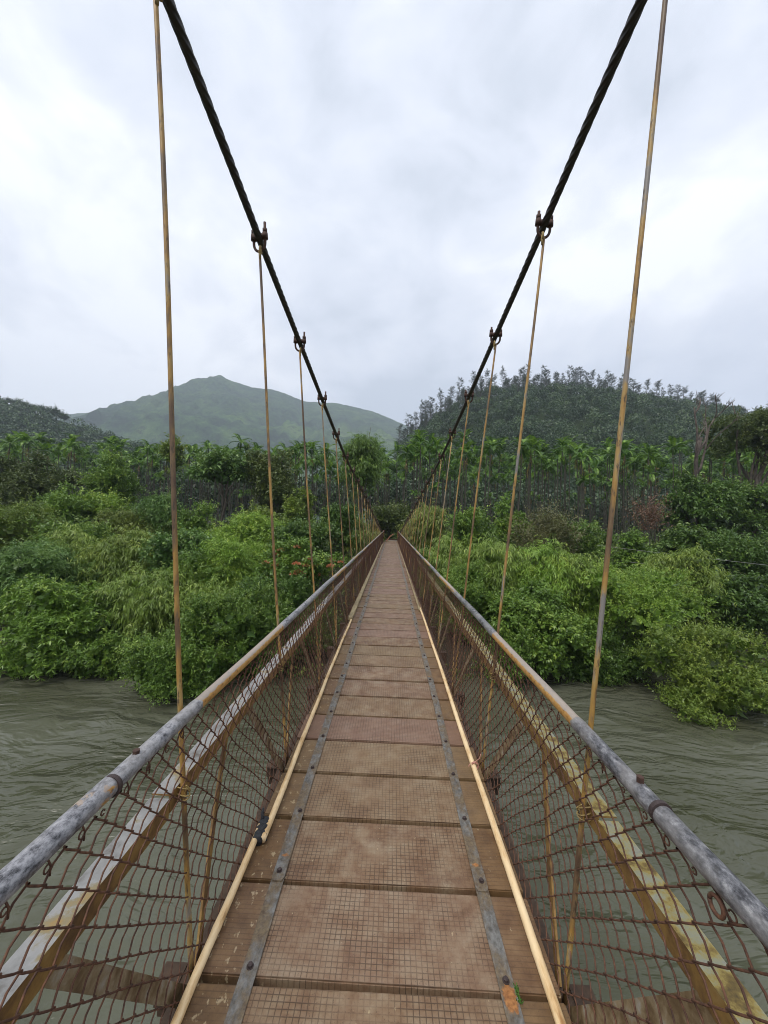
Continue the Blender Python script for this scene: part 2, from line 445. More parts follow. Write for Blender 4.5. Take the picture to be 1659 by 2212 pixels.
# bracing between the middle and bottom rails
SP = 1.23; YR = 1.42
def flat_bar(p, q, w, th, bow=0.0):
    p = np.array(p); q = np.array(q); mb = MB()
    d = _n(q - p); ax = np.array((1.0, 0, 0)); b = _n(np.cross(d, ax)); a = np.cross(b, d)
    n = 7; V = []
    for i in range(n):
        t = i / (n - 1); c = p + (q - p) * t + b * bow * math.sin(math.pi * t)
        for sa, sb in ((-1, -1), (1, -1), (1, 1), (-1, 1)):
            V.append(c + a * th / 2 * sa + b * w / 2 * sb)
    Q = []
    for i in range(n - 1):
        for j in range(4):
            j2 = (j + 1) % 4; Q.append((i*4+j, i*4+j2, i*4+4+j2, i*4+4+j))
    return V, Q, [[3,2,1,0], [(n-1)*4+k for k in range(4)]]
far_brace = MB()
for k in range(-1, 30):
    yb = YR + k * SP
    for side in (-1, 1):
        for yt, bw in ((yb - 0.55, 0.0), (yb + 0.42, 0.02)):
            if yt < -0.9 or yt > YEND: continue
            V, Q, P = flat_bar((side * 0.746, yt, 0.59), (side * 0.668, yb - 0.05 if yt < yb else yb + 0.05, -0.06), 0.052 if yt < yb else 0.04, 0.008, bw * -side)
            if k < 23:
                mb = MB(); mb.add(V, Q, P); mb.build('truss_brace', M_brace if yt < yb else M_ochre, bridge)
            else: far_brace.add(V, Q, P)
fb = far_brace.build('truss_brace', M_brace, bridge); fb['kind'] = 'stuff'
# cross beams
cb = MB(); cb.box(-0.78, 0.78, -0.03, 0.03, -0.128, -0.062); cb.box(-0.78, 0.78, -0.004, 0.004, -0.19, -0.129)
cb.box(-0.78, -0.70, -0.045, 0.045, -0.060, -0.052); cb.box(0.70, 0.78, -0.045, 0.045, -0.060, -0.052)
cb_me = cb.mesh('cross_beam', M_beam)
for k in range(-1, 30):
    link('cross_beam', cb_me, bridge, (0, YR + k * SP, 0))
# longitudinal bearers under the slabs
for x in (-0.42, 0.42):
    mb = MB(); mb.box(x - 0.03, x + 0.03, -0.9, YEND, -0.060, -0.0535)
    mb.build('deck_bearer', M_beam, bridge)

# chain link netting
def xm(d): return np.interp(d, [0.72, 0.8, 1.0, 1.3, 1.55, 1.64], [0.690, 0.700, 0.712, 0.692, 0.655, 0.643])
def make_net(side):
    p = 0.0425; mb = MB(); r2 = random.Random(5 + side)
    v0, v1 = 0.735, 1.63
    nh = int((v1 - v0) / p)
    k = int(-0.9 / p)
    while k * p < YEND - 0.1:
        u0 = k * p
        near = u0 < 4.2; mid = u0 < 11
        e = 0.0025; w = 0.0036; dl = 0.004
        P = []
        for j in range(nh + 1):
            v = v0 + j * p; right = ((j + k) % 2 == 1)
            u = u0 + (p + e if right else -e)
            sg = 1 if right else -1
            if near:
                P.append((u - sg * 0.004, v - dl, w * sg)); P.append((u, v, 0.0)); P.append((u - sg * 0.004, v + dl, -w * sg))
                if j < nh:
                    P.append((u0 + p / 2, v + p / 2 - (0.005 if sg > 0 else -0.001), -w * sg * 1.6))
            else: P.append((u, v, w * sg * 0.5))
        P = np.array(P)
        U, Vd, Wd = P[:, 0], P[:, 1], P[:, 2]
        t = (Vd - v0) / (v1 - v0)
        U2 = U + 0.010 * np.sin(2.9 * U + 2 * Vd + side) + 0.006 * np.sin(9 * U + 7 * Vd) + 0.02 * np.sin(1.3 * U) * t
        V2 = Vd + 0.010 * np.sin(3.7 * U + 1.2 + side) * (1 - t * 0.4) + 0.005 * np.sin(11 * U + 5 * Vd)
        X = side * (xm(Vd) - Wd + 0.010 * np.sin(2.1 * U + 3 * Vd) * np.sin(math.pi * np.clip(t, 0, 1)))
        mb.tube(np.stack([X, U2, CAMZ - V2], -1), 0.0025 if near else 0.0025, 6 if near else 3, False)
        k += 1
    # hooks that hold the netting under the pipe
    yy = -0.9
    while yy < 5.0:
        rr = r2.uniform(0.006, 0.011); big = 0
        y = yy + r2.uniform(-0.015, 0.015)
        th = np.linspace(0.2, 5.6, 12)
        mb.tube(np.stack([side * (0.690 + 0.0 * th), y + rr * np.cos(th), 0.868 - rr + rr * np.sin(th)], -1), 0.0019, 5, True)
        if r2.random() < 0.45:
            mb.tube([(side * 0.69, y, 0.88), (side * 0.688, y + 0.006, 0.862), (side * 0.692, y + 0.01, 0.838)], 0.0022, 5, True)
        yy += 0.085
    if side > 0:
        th = np.linspace(0, 2 * math.pi, 20)
        mb.tube(np.stack([0.684 + 0 * th, 0.815 + 0.017 * np.cos(th), 0.850 + 0.017 * np.sin(th)], -1), 0.0042, 8, True)
    return mb.build('chain_link_netting', M_wire, bridge, smooth=True)
for side in (-1, 1): make_net(side)

# main cables
CYs = [-2.0, 0.2, 1.42, 2.6, 3.85, 5.08, 6.3, 7.5, 10.2, 15.3, 22, 27, 33, 37.6]
CZs = [2.48, 2.34, 2.21, 2.07, 1.905, 1.70, 1.50, 1.33, 1.08, 0.60, 0.0, -0.48, -1.05, -1.50]
CXs = [1.01, 0.995, 0.985, 1.005, 1.005, 0.985, 0.965, 0.95, 0.92, 0.86, 0.79, 0.74, 0.68, 0.63]
def cable_at(Y, side):
    def sm(T): return np.mean([np.interp(np.asarray(Y) + o, CYs, T) for o in np.linspace(-0.7, 0.7, 7)], axis=0)
    off = side * 0.075 * np.clip(1 - (np.asarray(Y) - 2) / 9.0, 0, 1)
    return side * sm(CXs), sm(CZs) + CAMZ + off
for side in (-1, 1):
    mb = MB()
    yv = np.concatenate([np.arange(-1.6, 9, 0.012), np.arange(9, YEND + 0.1, 0.05)])
    X, Z = cable_at(yv, side)
    lay = 0.42
    ph = yv / lay * 2 * math.pi
    mb.tube(np.stack([X, yv, Z], -1), 0.0225, 42, True,
            prof=lambda a, i: 0.80 + 0.30 * np.abs(np.cos(3 * (a - side * ph[i]))) ** 0.8)
    c = mb.build('main_cable', M_cable, bridge, smooth=True)

# hanger rods with their cable clamps
def clip_mesh():
    mb = MB()
    g = 0.045
    th = np.linspace(math.pi, 2 * math.pi, 13)
    pts = [(-g, 0, 0.085), (-g, 0, 0.03), (-g, 0, -0.02)] + [(g * math.cos(t), 0, -0.03 + 0.055 * math.sin(t)) for t in th] + [(g, 0, -0.02), (g, 0, 0.03), (g, 0, 0.105)]
    mb.tube(pts, 0.0095, 10, True)
    for x in (-g, g):
        mb.tube([(x, 0, 0.036), (x, 0, 0.060)], [0.018, 0.018], 6, True)
        mb.tube([(x, 0, -0.006), (x, 0, 0.034)], [0.021, 0.019], 10, True)
    mb.tube([(-g - 0.012, 0, 0.006), (-0.02, 0, 0.012), (0.0, 0, 0.016), (0.02, 0, 0.012), (g + 0.012, 0, 0.006)], [0.016, 0.021, 0.023, 0.021, 0.016], 10, True)
    return mb.mesh('cable_clamp', M_clip, smooth=True)
clip_me = clip_mesh()
tie_me = None
for side in (-1, 1):
    for k in range(-1, 24):
        y = YR + k * SP
        cx, cz = cable_at(y, side); cx = float(cx); cz = float(cz)
        if cz < 0.99: break
        top = np.array((cx, y, cz - 0.085)); bot = np.array((side * 0.662, y, -0.06))
        mb = MB()
        n = 40 if k < 4 else 10
        t = np.linspace(0, 1, n)[:, None]
        pts = top + (bot - top) * t
        pts[:, 0] += 0.004 * np.sin(t[:, 0] * 7 + k); pts[:, 1] += 0.006 * np.sin(t[:, 0] * 5 + k * 2)
        mb.tube(pts, 0.0090, 12 if k < 4 else 8, True)
        th = np.linspace(-0.6, 4.6, 12)
        mb.tube(np.stack([np.full(12, cx) + side * -0.012, y + 0.018 * np.cos(th), cz - 0.082 + 0.024 * np.sin(th)], -1), 0.008, 8, True, mat=1)
        mb.tube([top + (side * -0.014, -0.004, 0.01), top + (side * -0.013, -0.006, -0.06)], 0.0075, 8, True, mat=1)
        rod = mb.build('hanger_rod', [M_rod, M_hook], bridge, smooth=True)
        c = link('cable_clamp', clip_me, rod, (cx, y, cz)); c.rotation_euler = (0.12, 0, random.uniform(-0.25, 0.25))
        if k < 12:
            w = MB()
            tt = (top[2] - 0.60) / (top[2] - bot[2]); c0 = top + (bot - top) * tt
            for dz in (-0.012, 0.0, 0.013):
                th = np.linspace(0, 2 * math.pi, 14)
                w.tube(np.stack([c0[0] + side * (0.012 + 0.030 * np.cos(th)), y + 0.018 * np.sin(th), c0[2] + dz + 0.012 * np.cos(th + dz * 90)], -1), 0.0024, 6, False)
            w.tube([c0 + (side * -0.018, 0.0, 0.0), c0 + (side * -0.03, -0.02, 0.022), c0 + (side * -0.022, -0.035, 0.045)], 0.0024, 6, True)
            w.tube([c0 + (side * 0.03, -0.05, -0.012), c0 + (side * 0.055, -0.05, -0.012)], 0.009, 6, True)
            w.build('wire_tie', M_hook, rod)

# end of the bridge on the far bank
for side in (-1, 1):
    mb = MB(); mb.box(side * 0.70 - 0.05, side * 0.70 + 0.05, YEND - 0.02, YEND + 0.10, -1.0, 0.93)
    mb.box(side * 0.70 - 0.065, side * 0.70 + 0.065, YEND - 0.035, YEND + 0.115, 0.932, 0.965)
    mb.build('end_post', M_rust, bridge)
mb = MB(); mb.box(-0.64, 0.64, YEND + 0.02, YEND + 0.09, 0.03, 0.16)
mb.build('end_beam', M_beam, bridge)
mb = MB(); tt = np.linspace(0, 1, 14)
mb.tube(np.stack([-0.46 + 0.75 * tt ** 1.4, 34.6 + 2.6 * tt, 0.02 + 0.62 * np.sin(tt * 1.45) ** 2], -1), 0.045, 6, True)
mb.build('bent_strap', M_rust, bridge)
ab = MB(); ab.box(-1.5, 1.5, YEND + 0.13, YEND + 3.2, -3.5, -0.06); ab.box(-1.3, 1.3, YEND - 0.6, YEND + 0.12, -3.5, -0.22)
tag(ab.build('bridge_abutment', M_conc), 'low concrete abutment carrying the far end of the footbridge', 'abutment')

# bamboo poles lying along the deck edges
def pole(name, label, x0, x1, y0, y1, r, m, z=0.018, nodes=True, sd=0):
    q = random.Random(sd); mb = MB()
    yv = np.linspace(y0, y1, int((y1 - y0) / 0.02) + 2)
    t = (yv - y0) / (y1 - y0)
    xv = x0 + (x1 - x0) * t + 0.006 * np.sin(t * 5 + sd) + 0.002 * np.sin(t * 23)
    rr = r * (1.06 - 0.16 * t)
    if nodes:
        yn = y0 + q.uniform(0.1, 0.4)
        while yn < y1:
            rr = rr + 0.0022 * np.exp(-((yv - yn) / 0.012) ** 2); yn += q.uniform(0.38, 0.62)
    mb.tube(np.stack([xv, yv, z + 0.004 * np.sin(t * 7 + sd)], -1), rr, 14, True)
    o = mb.build(name, m, None, smooth=True)
    return tag(o, label, 'bamboo pole', 'bamboo poles laid along the deck edges')
pole('bamboo_pole', 'pale bamboo pole along left deck edge, its far end wrapped in black cloth', -0.604, -0.618, -0.7, 2.02, 0.0165, M_bamboo, sd=1)
pole('bamboo_pole', 'pale bamboo pole along left deck edge starting at the black cloth knot', -0.588, -0.600, 1.93, 6.3, 0.0155, M_bamboo, 0.021, sd=2)
pole('bamboo_pole', 'long pale bamboo pole along right deck edge tied with pink string', 0.606, 0.600, -0.7, 7.4, 0.0168, M_bamboo, sd=3)
pole('bamboo_pole', 'greyish bamboo pole along right deck edge in the farther half of the bridge', 0.59, 0.585, 7.2, 24.0, 0.018, M_bamboo_old, 0.022, sd=5)
ed = MB()
ed.box(-0.665, -0.585, 6.35, 30.0, 0.003, 0.045)
tag(ed.build('edge_board', M_bamboo_old), 'long greenish timber edge board on left side of far deck', 'board')
# black cloth knot
mb = MB()
q = random.Random(3)
yv = np.linspace(1.925, 2.055, 14)
mb.tube(np.stack([-0.607 + 0 * yv, yv, 0.021 + 0 * yv], -1), [0.0225 + q.uniform(0, 0.009) for _ in yv], 12, True)
mb.tube([(-0.615, 2.03, 0.035), (-0.625, 2.05, 0.062), (-0.622, 2.058, 0.085)], [0.010, 0.008, 0.005], 7, True)
mb.tube([(-0.595, 1.97, 0.035), (-0.577, 1.955, 0.028), (-0.568, 1.94, 0.010)], [0.012, 0.011, 0.006], 7, True)
mb.tube([(-0.605, 1.96, 0.044), (-0.590, 1.99, 0.042), (-0.580, 2.02, 0.026)], [0.008, 0.010, 0.006], 7, True)
tag(mb.build('cloth_knot', M_tape, smooth=True), 'knotted black cloth strip tied round the left bamboo pole', 'cloth')
mb = MB()
for dy in (0, 0.008, 0.016):
    th = np.linspace(0, 2 * math.pi, 14)
    mb.tube(np.stack([0.607 + 0.022 * np.cos(th), 2.60 + dy + 0 * th, 0.020 + 0.022 * np.sin(th)], -1), 0.0022, 5, False)
mb.tube([(0.60, 2.60, 0.043), (0.64, 2.62, 0.062), (0.66, 2.66, 0.082)], 0.002, 5, True)
mb.tube([(0.60, 2.60, 0.043), (0.572, 2.585, 0.05), (0.555, 2.56, 0.041)], 0.002, 5, True)
tag(mb.build('string_tie', M_string), 'pink string knotted around the right bamboo pole', 'string')
mb = MB()
for _ in range(26):
    a = random.uniform(0, 6.28); l = random.uniform(0.008, 0.022)
    p0 = np.array((0.487 + random.uniform(-0.006, 0.008), 1.372 + random.uniform(-0.02, 0.03), random.uniform(-0.004, 0.004)))
    mb.tube([p0, p0 + (0.5 * l * math.cos(a), 0.5 * l * math.sin(a), l)], [0.003, 0.0008], 4, True)
tag(mb.build('moss_sprig', M_sprig), 'tiny green sprig growing in the gap beside the right strap', 'moss')

# ------------------------------------------------------------------ land and water
WATER = -5.4
def vnoise(x, y, sc, seed, oct=4):
    r = np.random.default_rng(seed); out = 0; amp = 1.0; f = 1.0 / sc
    for o in range(oct):
        for _ in range(4):
            a = r.uniform(0, 2 * math.pi); ph = r.uniform(0, 2 * math.pi); k = f * r.uniform(0.7, 1.4) * 2 * math.pi
            out = out + amp * 0.25 * np.sin(k * (x * math.cos(a) + y * math.sin(a)) + ph + 1.3 * np.sin(k * 0.6 * (x * math.sin(a) - y * math.cos(a)) + ph * 2))
        amp *= 0.5; f *= 2.03
    return out

def shore(x):
    return 17.8 + np.maximum(0, x - 3) * 0.20 + 0.5 * np.sin(x * 0.5) + 0.3 * np.sin(x * 1.3 + 1)
def ground_z(x, y):
    x = np.asarray(x, float); y = np.asarray(y, float)
    t = y - shore(x)
    z = np.interp(t, [-60, -3, 0.0, 1.2, 4, 14, 26, 45, 120, 400], [WATER - 2.4, WATER - 1.6, WATER - 0.15, WATER + 0.8, WATER + 1.3, -2.2, -1.1, -0.9, -0.6, 0.0])
    back = np.interp(y, [-60, -40, -30, -24], [0.0, -0.6, -3.0, -20])
    z = np.maximum(z, np.where(y < -23, back, -99))
    z = np.where(y > 14, z + 0.18 * vnoise(x, y, 9, 5, 3) * np.clip(t / 3, 0, 1), z)
    return z

xs_ = np.concatenate([np.linspace(-2750, -90, 46), np.linspace(-84, 84, 113), np.linspace(90, 2750, 46)])
ys_ = np.concatenate([np.linspace(-58, -20, 12), np.linspace(-16, 12, 8), np.linspace(13, 60, 95), np.linspace(62, 140, 40), np.linspace(150, 2600, 60)])
def grid_mesh(name, xs, ys, zf, m, smooth=True):
    X, Y = np.meshgrid(xs, ys); Z = zf(X, Y)
    mb = MB(); nx, ny = len(xs), len(ys)
    i = np.arange(ny - 1)[:, None] * nx + np.arange(nx - 1)[None]
    q = np.stack([i, i + 1, i + nx + 1, i + nx], -1).reshape(-1, 4)
    mb.add(np.stack([X, Y, Z], -1).reshape(-1, 3), q)
    return mb.build(name, m, smooth=smooth)

t = NT('soil')
c = t.ramp(t.noise(0.35, 8, 0.65), [(0.3, (0.018, 0.018, 0.008)), (0.5, (0.032, 0.025, 0.014)), (0.7, (0.030, 0.040, 0.014))])
t.bsdf(c, 0.95, 0, t.bump(t.noise(3, 6, 0.7), 0.8, 0.2)); M_soil = t.m
tag(grid_mesh('ground', xs_, ys_, ground_z, M_soil), kind='structure')

# river
t = NT('river_water')
P = t.pos()
warp = t.n('ShaderNodeVectorMath', operation='ADD')
nw = t.n('ShaderNodeTexNoise'); nw.inputs['Scale'].default_value = 0.22; nw.inputs['Detail'].default_value = 3; t.l(P, nw.inputs['Vector'])
sc = t.n('ShaderNodeVectorMath', operation='SCALE'); sc.inputs['Scale'].default_value = 2.2; t.l(nw.outputs['Color'], sc.inputs[0])
t.l(P, warp.inputs[0]); t.l(sc.outputs[0], warp.inputs[1])
wv = warp.outputs[0]
n1 = t.noise(0.85, 3, 0.50, t.mapv(wv, (0.55, 1.35, 1), (0, 0, R(-12))), 0.9)
n2 = t.noise(2.6, 3, 0.50, t.mapv(wv, (0.5, 1.2, 1), (0, 0, R(-20))), 0.6)
n3 = t.noise(0.30, 3, 0.5, t.mapv(wv, (0.6, 1.2, 1)))
calm = t.ramp(t.noise(0.16, 3, 0.5), [(0.36, 0.35), (0.62, 1.0)])
h = t.math('ADD', t.math('MULTIPLY', t.math('ADD', n1, t.math('MULTIPLY', n2, 0.34)), calm), t.math('MULTIPLY', n3, 0.9))
nb = t.bump(h, 1.0, 0.32)
murk = t.ramp(n3, [(0.35, (0.056, 0.059, 0.035)), (0.65, (0.088, 0.092, 0.064))])
foam = t.ramp(t.math('MULTIPLY', t.noise(16, 5, 0.7, t.mapv(wv, (0.5, 1.2, 1))), t.ramp(n1, [(0.55, 0.0), (0.75, 1.0)])), [(0.62, 0.0), (0.72, 0.3)])
murk = t.mix(foam, murk, (0.30, 0.31, 0.29))
p = t.n('ShaderNodeBsdfPrincipled')
t.l(murk, p.inputs['Base Color']); p.inputs['Roughness'].default_value = 0.16; p.inputs['IOR'].default_value = 1.33
t.l(nb, p.inputs['Normal']); t.l(p.outputs[0], t.out.inputs['Surface']); M_water = t.m
mb = MB(); mb.add([(-1500, -45, WATER), (1500, -45, WATER), (1500, 420, WATER), (-1500, 420, WATER)], [(0, 1, 2, 3)])
tag(mb.build('river', M_water), kind='structure')

# ------------------------------------------------------------------ hills
def seg_ridge(X, Y, pts, slope):
    best = np.full(X.shape, -1e9)
    for a, b in zip(pts[:-1], pts[1:]):
        dx, dy = b[0] - a[0], b[1] - a[1]; L2 = dx * dx + dy * dy + 1e-9
        s = np.clip(((X - a[0]) * dx + (Y - a[1]) * dy) / L2, 0, 1)
        dist = np.hypot(X - a[0] - s * dx, Y - a[1] - s * dy)
        best = np.maximum(best, a[2] + (b[2] - a[2]) * s - slope * dist)
    return best
MS = 2.2
def pp(lst): return [at(a, b, c * MS) for a, b, c in lst]

sky_l = pp([(-150, 905, 930), (60, 900, 930), (150, 894, 930), (280, 884, 930), (340, 874, 920), (400, 846, 910), (432, 828, 905), (458, 817, 902), (475, 809, 900), (497, 821, 905), (545, 836, 915), (590, 842, 930), (660, 866, 950), (730, 871, 960), (800, 886, 980), (860, 910, 1000), (905, 930, 1010)])
spur = pp([(475, 813, 900), (498, 842, 860), (516, 868, 815), (540, 900, 750), (585, 935, 650), (640, 965, 560)])
ridge_b = pp([(512, 866, 820), (450, 878, 800), (395, 890, 780), (330, 902, 760), (250, 908, 740), (150, 912, 720), (40, 920, 700)])
spur_b = pp([(330, 902, 760), (360, 925, 660), (380, 955, 560)])
spur_c = pp([(590, 842, 930), (640, 885, 850), (700, 920, 740), (760, 945, 620)])
spur_d = pp([(730, 871, 960), (790, 905, 860), (840, 935, 720)])
def mtn_z(X, Y):
    z = np.maximum.reduce([seg_ridge(X, Y, sky_l, 0.62), seg_ridge(X, Y, spur, 0.72), seg_ridge(X, Y, ridge_b, 0.55),
                           seg_ridge(X, Y, spur_b, 0.5), seg_ridge(X, Y, spur_c, 0.7), seg_ridge(X, Y, spur_d, 0.7)])
    n = vnoise(X, Y, 120 * MS, 8, 5)
    z = z + n * np.where(Y < 860 * MS, 8.0, 2.0) * MS - 17.0 * MS * np.abs(vnoise(X, Y * 0.45, 70 * MS, 18, 6)) * np.clip((905 * MS - Y) / (90 * MS), 0.04, 1)
    z = z * np.clip((Y - 468 * MS) / (130.0 * MS), 0, 1)
    return np.maximum(z, -6)
t = NT('grass_mountain')
v = t.pos()
g = t.ramp(t.noise(0.0048, 11, 0.70), [(0.40, (0.018, 0.044, 0.020)), (0.50, (0.06, 0.125, 0.038)), (0.60, (0.14, 0.22, 0.06))])
scrub = t.ramp(t.noise(0.026, 9, 0.78), [(0.52, 0.0), (0.62, 0.85)])
c = t.mix(scrub, g, (0.014, 0.028, 0.016))
hz_ = t.math('ADD', t.math('DIVIDE', t.sep(v)[2], 820.0), t.math('MULTIPLY', t.math('SUBTRACT', t.noise(0.006, 6, 0.65), 0.5), 0.9))
c = t.mix(t.ramp(hz_, [(0.40, 0.0), (0.56, 0.65)]), c, t.ramp(t.noise(0.03, 8, 0.75), [(0.4, (0.014, 0.036, 0.020)), (0.62, (0.065, 0.12, 0.05))]))
t.bsdf(c, 0.95, 0, t.bump(t.noise(0.022, 9, 0.75), 1.0, 40.0), 0.1); M_mtn = t.m
tag(grid_mesh('mountain', np.linspace(-1150 * MS, 260 * MS, 280), np.linspace(470 * MS, 1150 * MS, 170), mtn_z, M_mtn), kind='structure')

# wooded hills: left and right
t = NT('wooded_slope')
c = t.ramp(t.noise(0.12, 8, 0.7), [(0.35, (0.016, 0.028, 0.012)), (0.6, (0.04, 0.062, 0.022)), (0.75, (0.06, 0.085, 0.03))])
t.bsdf(c, 0.95, 0, t.bump(t.noise(0.35, 8, 0.75), 1.0, 2.5), 0.1); M_slope = t.m

TOPR = [(835, 950), (866, 926), (888, 904), (908, 882), (935, 864), (965, 845), (1000, 823), (1040, 808), (1100, 802), (1180, 797), (1240, 802), (1300, 810), (1350, 822), (1400, 832), (1450, 838), (1500, 846), (1560, 872), (1600, 884), (1660, 890), (1760, 900), (1900, 915)]
HY = 350.0
HR = np.array([at(a, b + 50, HY) for a, b in TOPR])
def hillr_z(X, Y):
    ridge = np.interp(X, HR[:, 0], HR[:, 2], left=-6, right=20)
    a = np.clip((Y - 118) / (HY - 118), 0, 1); s = a * a * (3 - 2 * a) * 0.55 + a * 0.45
    b = np.clip((Y - HY) / 300.0, 0, 1)
    z = -1 + (ridge + 1) * s * (1 - b * 0.9)
    return z + 2.0 * vnoise(X, Y, 45, 3, 4) * np.clip(a, 0, 1) * np.where(Y < HY - 15, 1, 0.3) - 0.6
tag(grid_mesh('wooded_hill', np.linspace(HR[0, 0] - 14, 470, 140), np.linspace(116, 640, 120), hillr_z, M_slope), kind='structure')
TOPL = [(-200, 800), (-60, 832), (0, 850), (40, 866), (90, 880), (150, 897), (230, 928), (330, 962), (430, 990), (520, 1015)]
HL = np.array([at(a, b + 14, 380) for a, b in TOPL])
def hilll_z(X, Y):
    ridge = np.interp(X, HL[:, 0], HL[:, 2], left=HL[0, 2], right=-6)
    a = np.clip((Y - 150) / 230.0, 0, 1); s = a * a * (3 - 2 * a) * 0.5 + a * 0.5
    b = np.clip((Y - 380) / 160.0, 0, 1)
    z = -1 + (ridge + 1) * s * (1 - b)
    return z + 2.5 * vnoise(X, Y, 60, 4, 4) * a * np.where(Y < 360, 1, 0.3) - 0.8
tag(grid_mesh('left_hill', np.linspace(-620, HL[-1, 0] + 30, 130), np.linspace(148, 545, 110), hilll_z, M_slope), kind='structure')

# ------------------------------------------------------------------ foliage
def leaf_quads(base, d, up, L, w, droop=0.0):
    """folded leaf blades: base points, directions, rough normals, lengths, widths"""
    d = d / (np.linalg.norm(d, axis=1)[:, None] + 1e-9)
    s = np.cross(d, up); s /= (np.linalg.norm(s, axis=1)[:, None] + 1e-9)
    nrm = np.cross(s, d)
    L = L[:, None]; w = w[:, None]
    mid = base + d * L * 0.45 + nrm * L * 0.04
    tip = base + d * L - np.array((0, 0, 1.0)) * (droop * L)
    V = np.stack([base, mid + s * w / 2, tip, mid - s * w / 2], 1)
    return V.reshape(-1, 3)

def foliage_mesh(name, V, tone, m):
    n = len(V) // 4
    me = bpy.data.meshes.new(name)
    me.vertices.add(len(V)); me.vertices.foreach_set('co', V.astype(np.float32).ravel())
    me.loops.add(n * 4); me.loops.foreach_set('vertex_index', np.arange(n * 4, dtype=np.int32))
    me.polygons.add(n); me.polygons.foreach_set('loop_start', (np.arange(n) * 4).astype(np.int32))
    me.update(calc_edges=True)
    a = me.attributes.new('tone', 'FLOAT', 'FACE'); a.data.foreach_set('value', np.clip(tone, 0, 1).astype(np.float32))
    me.materials.append(m)
    return me

def rdir(r, n):
    v = r.normal(size=(n, 3)); return v / np.linalg.norm(v, axis=1)[:, None]

SPEC = {
    'whorl':  dict(L=0.17, w=0.052, tw=0.32, nl=10, up=0.55, whorl=True, droop=0.05, cover=2.3),
    'small':  dict(L=0.105, w=0.042, tw=0.36, nl=12, up=0.35, droop=0.05, cover=2.2),
    'bamboo': dict(L=0.24, w=0.034, tw=0.75, nl=14, up=0.55, droop=0.30, arch=0.9, cover=2.0),
    'broad':  dict(L=0.20, w=0.10, tw=0.35, nl=8, up=0.45, droop=0.15, cover=2.3),
    'fern':   dict(L=0.16, w=0.035, tw=0.55, nl=16, up=0.3, droop=0.15, arch=0.5, cover=2.1),
    'layer':  dict(L=0.30, w=0.16, tw=0.45, nl=9, up=0.25, droop=0.25, cover=2.0, flat=0.55),
    'sparse': dict(L=0.13, w=0.05, tw=0.7, nl=9, up=0.8, droop=0.0, cover=0.75, nocore=True),
    'tree':   dict(L=0.20, w=0.085, tw=0.45, nl=10, up=0.3, droop=0.10, cover=2.0),
}
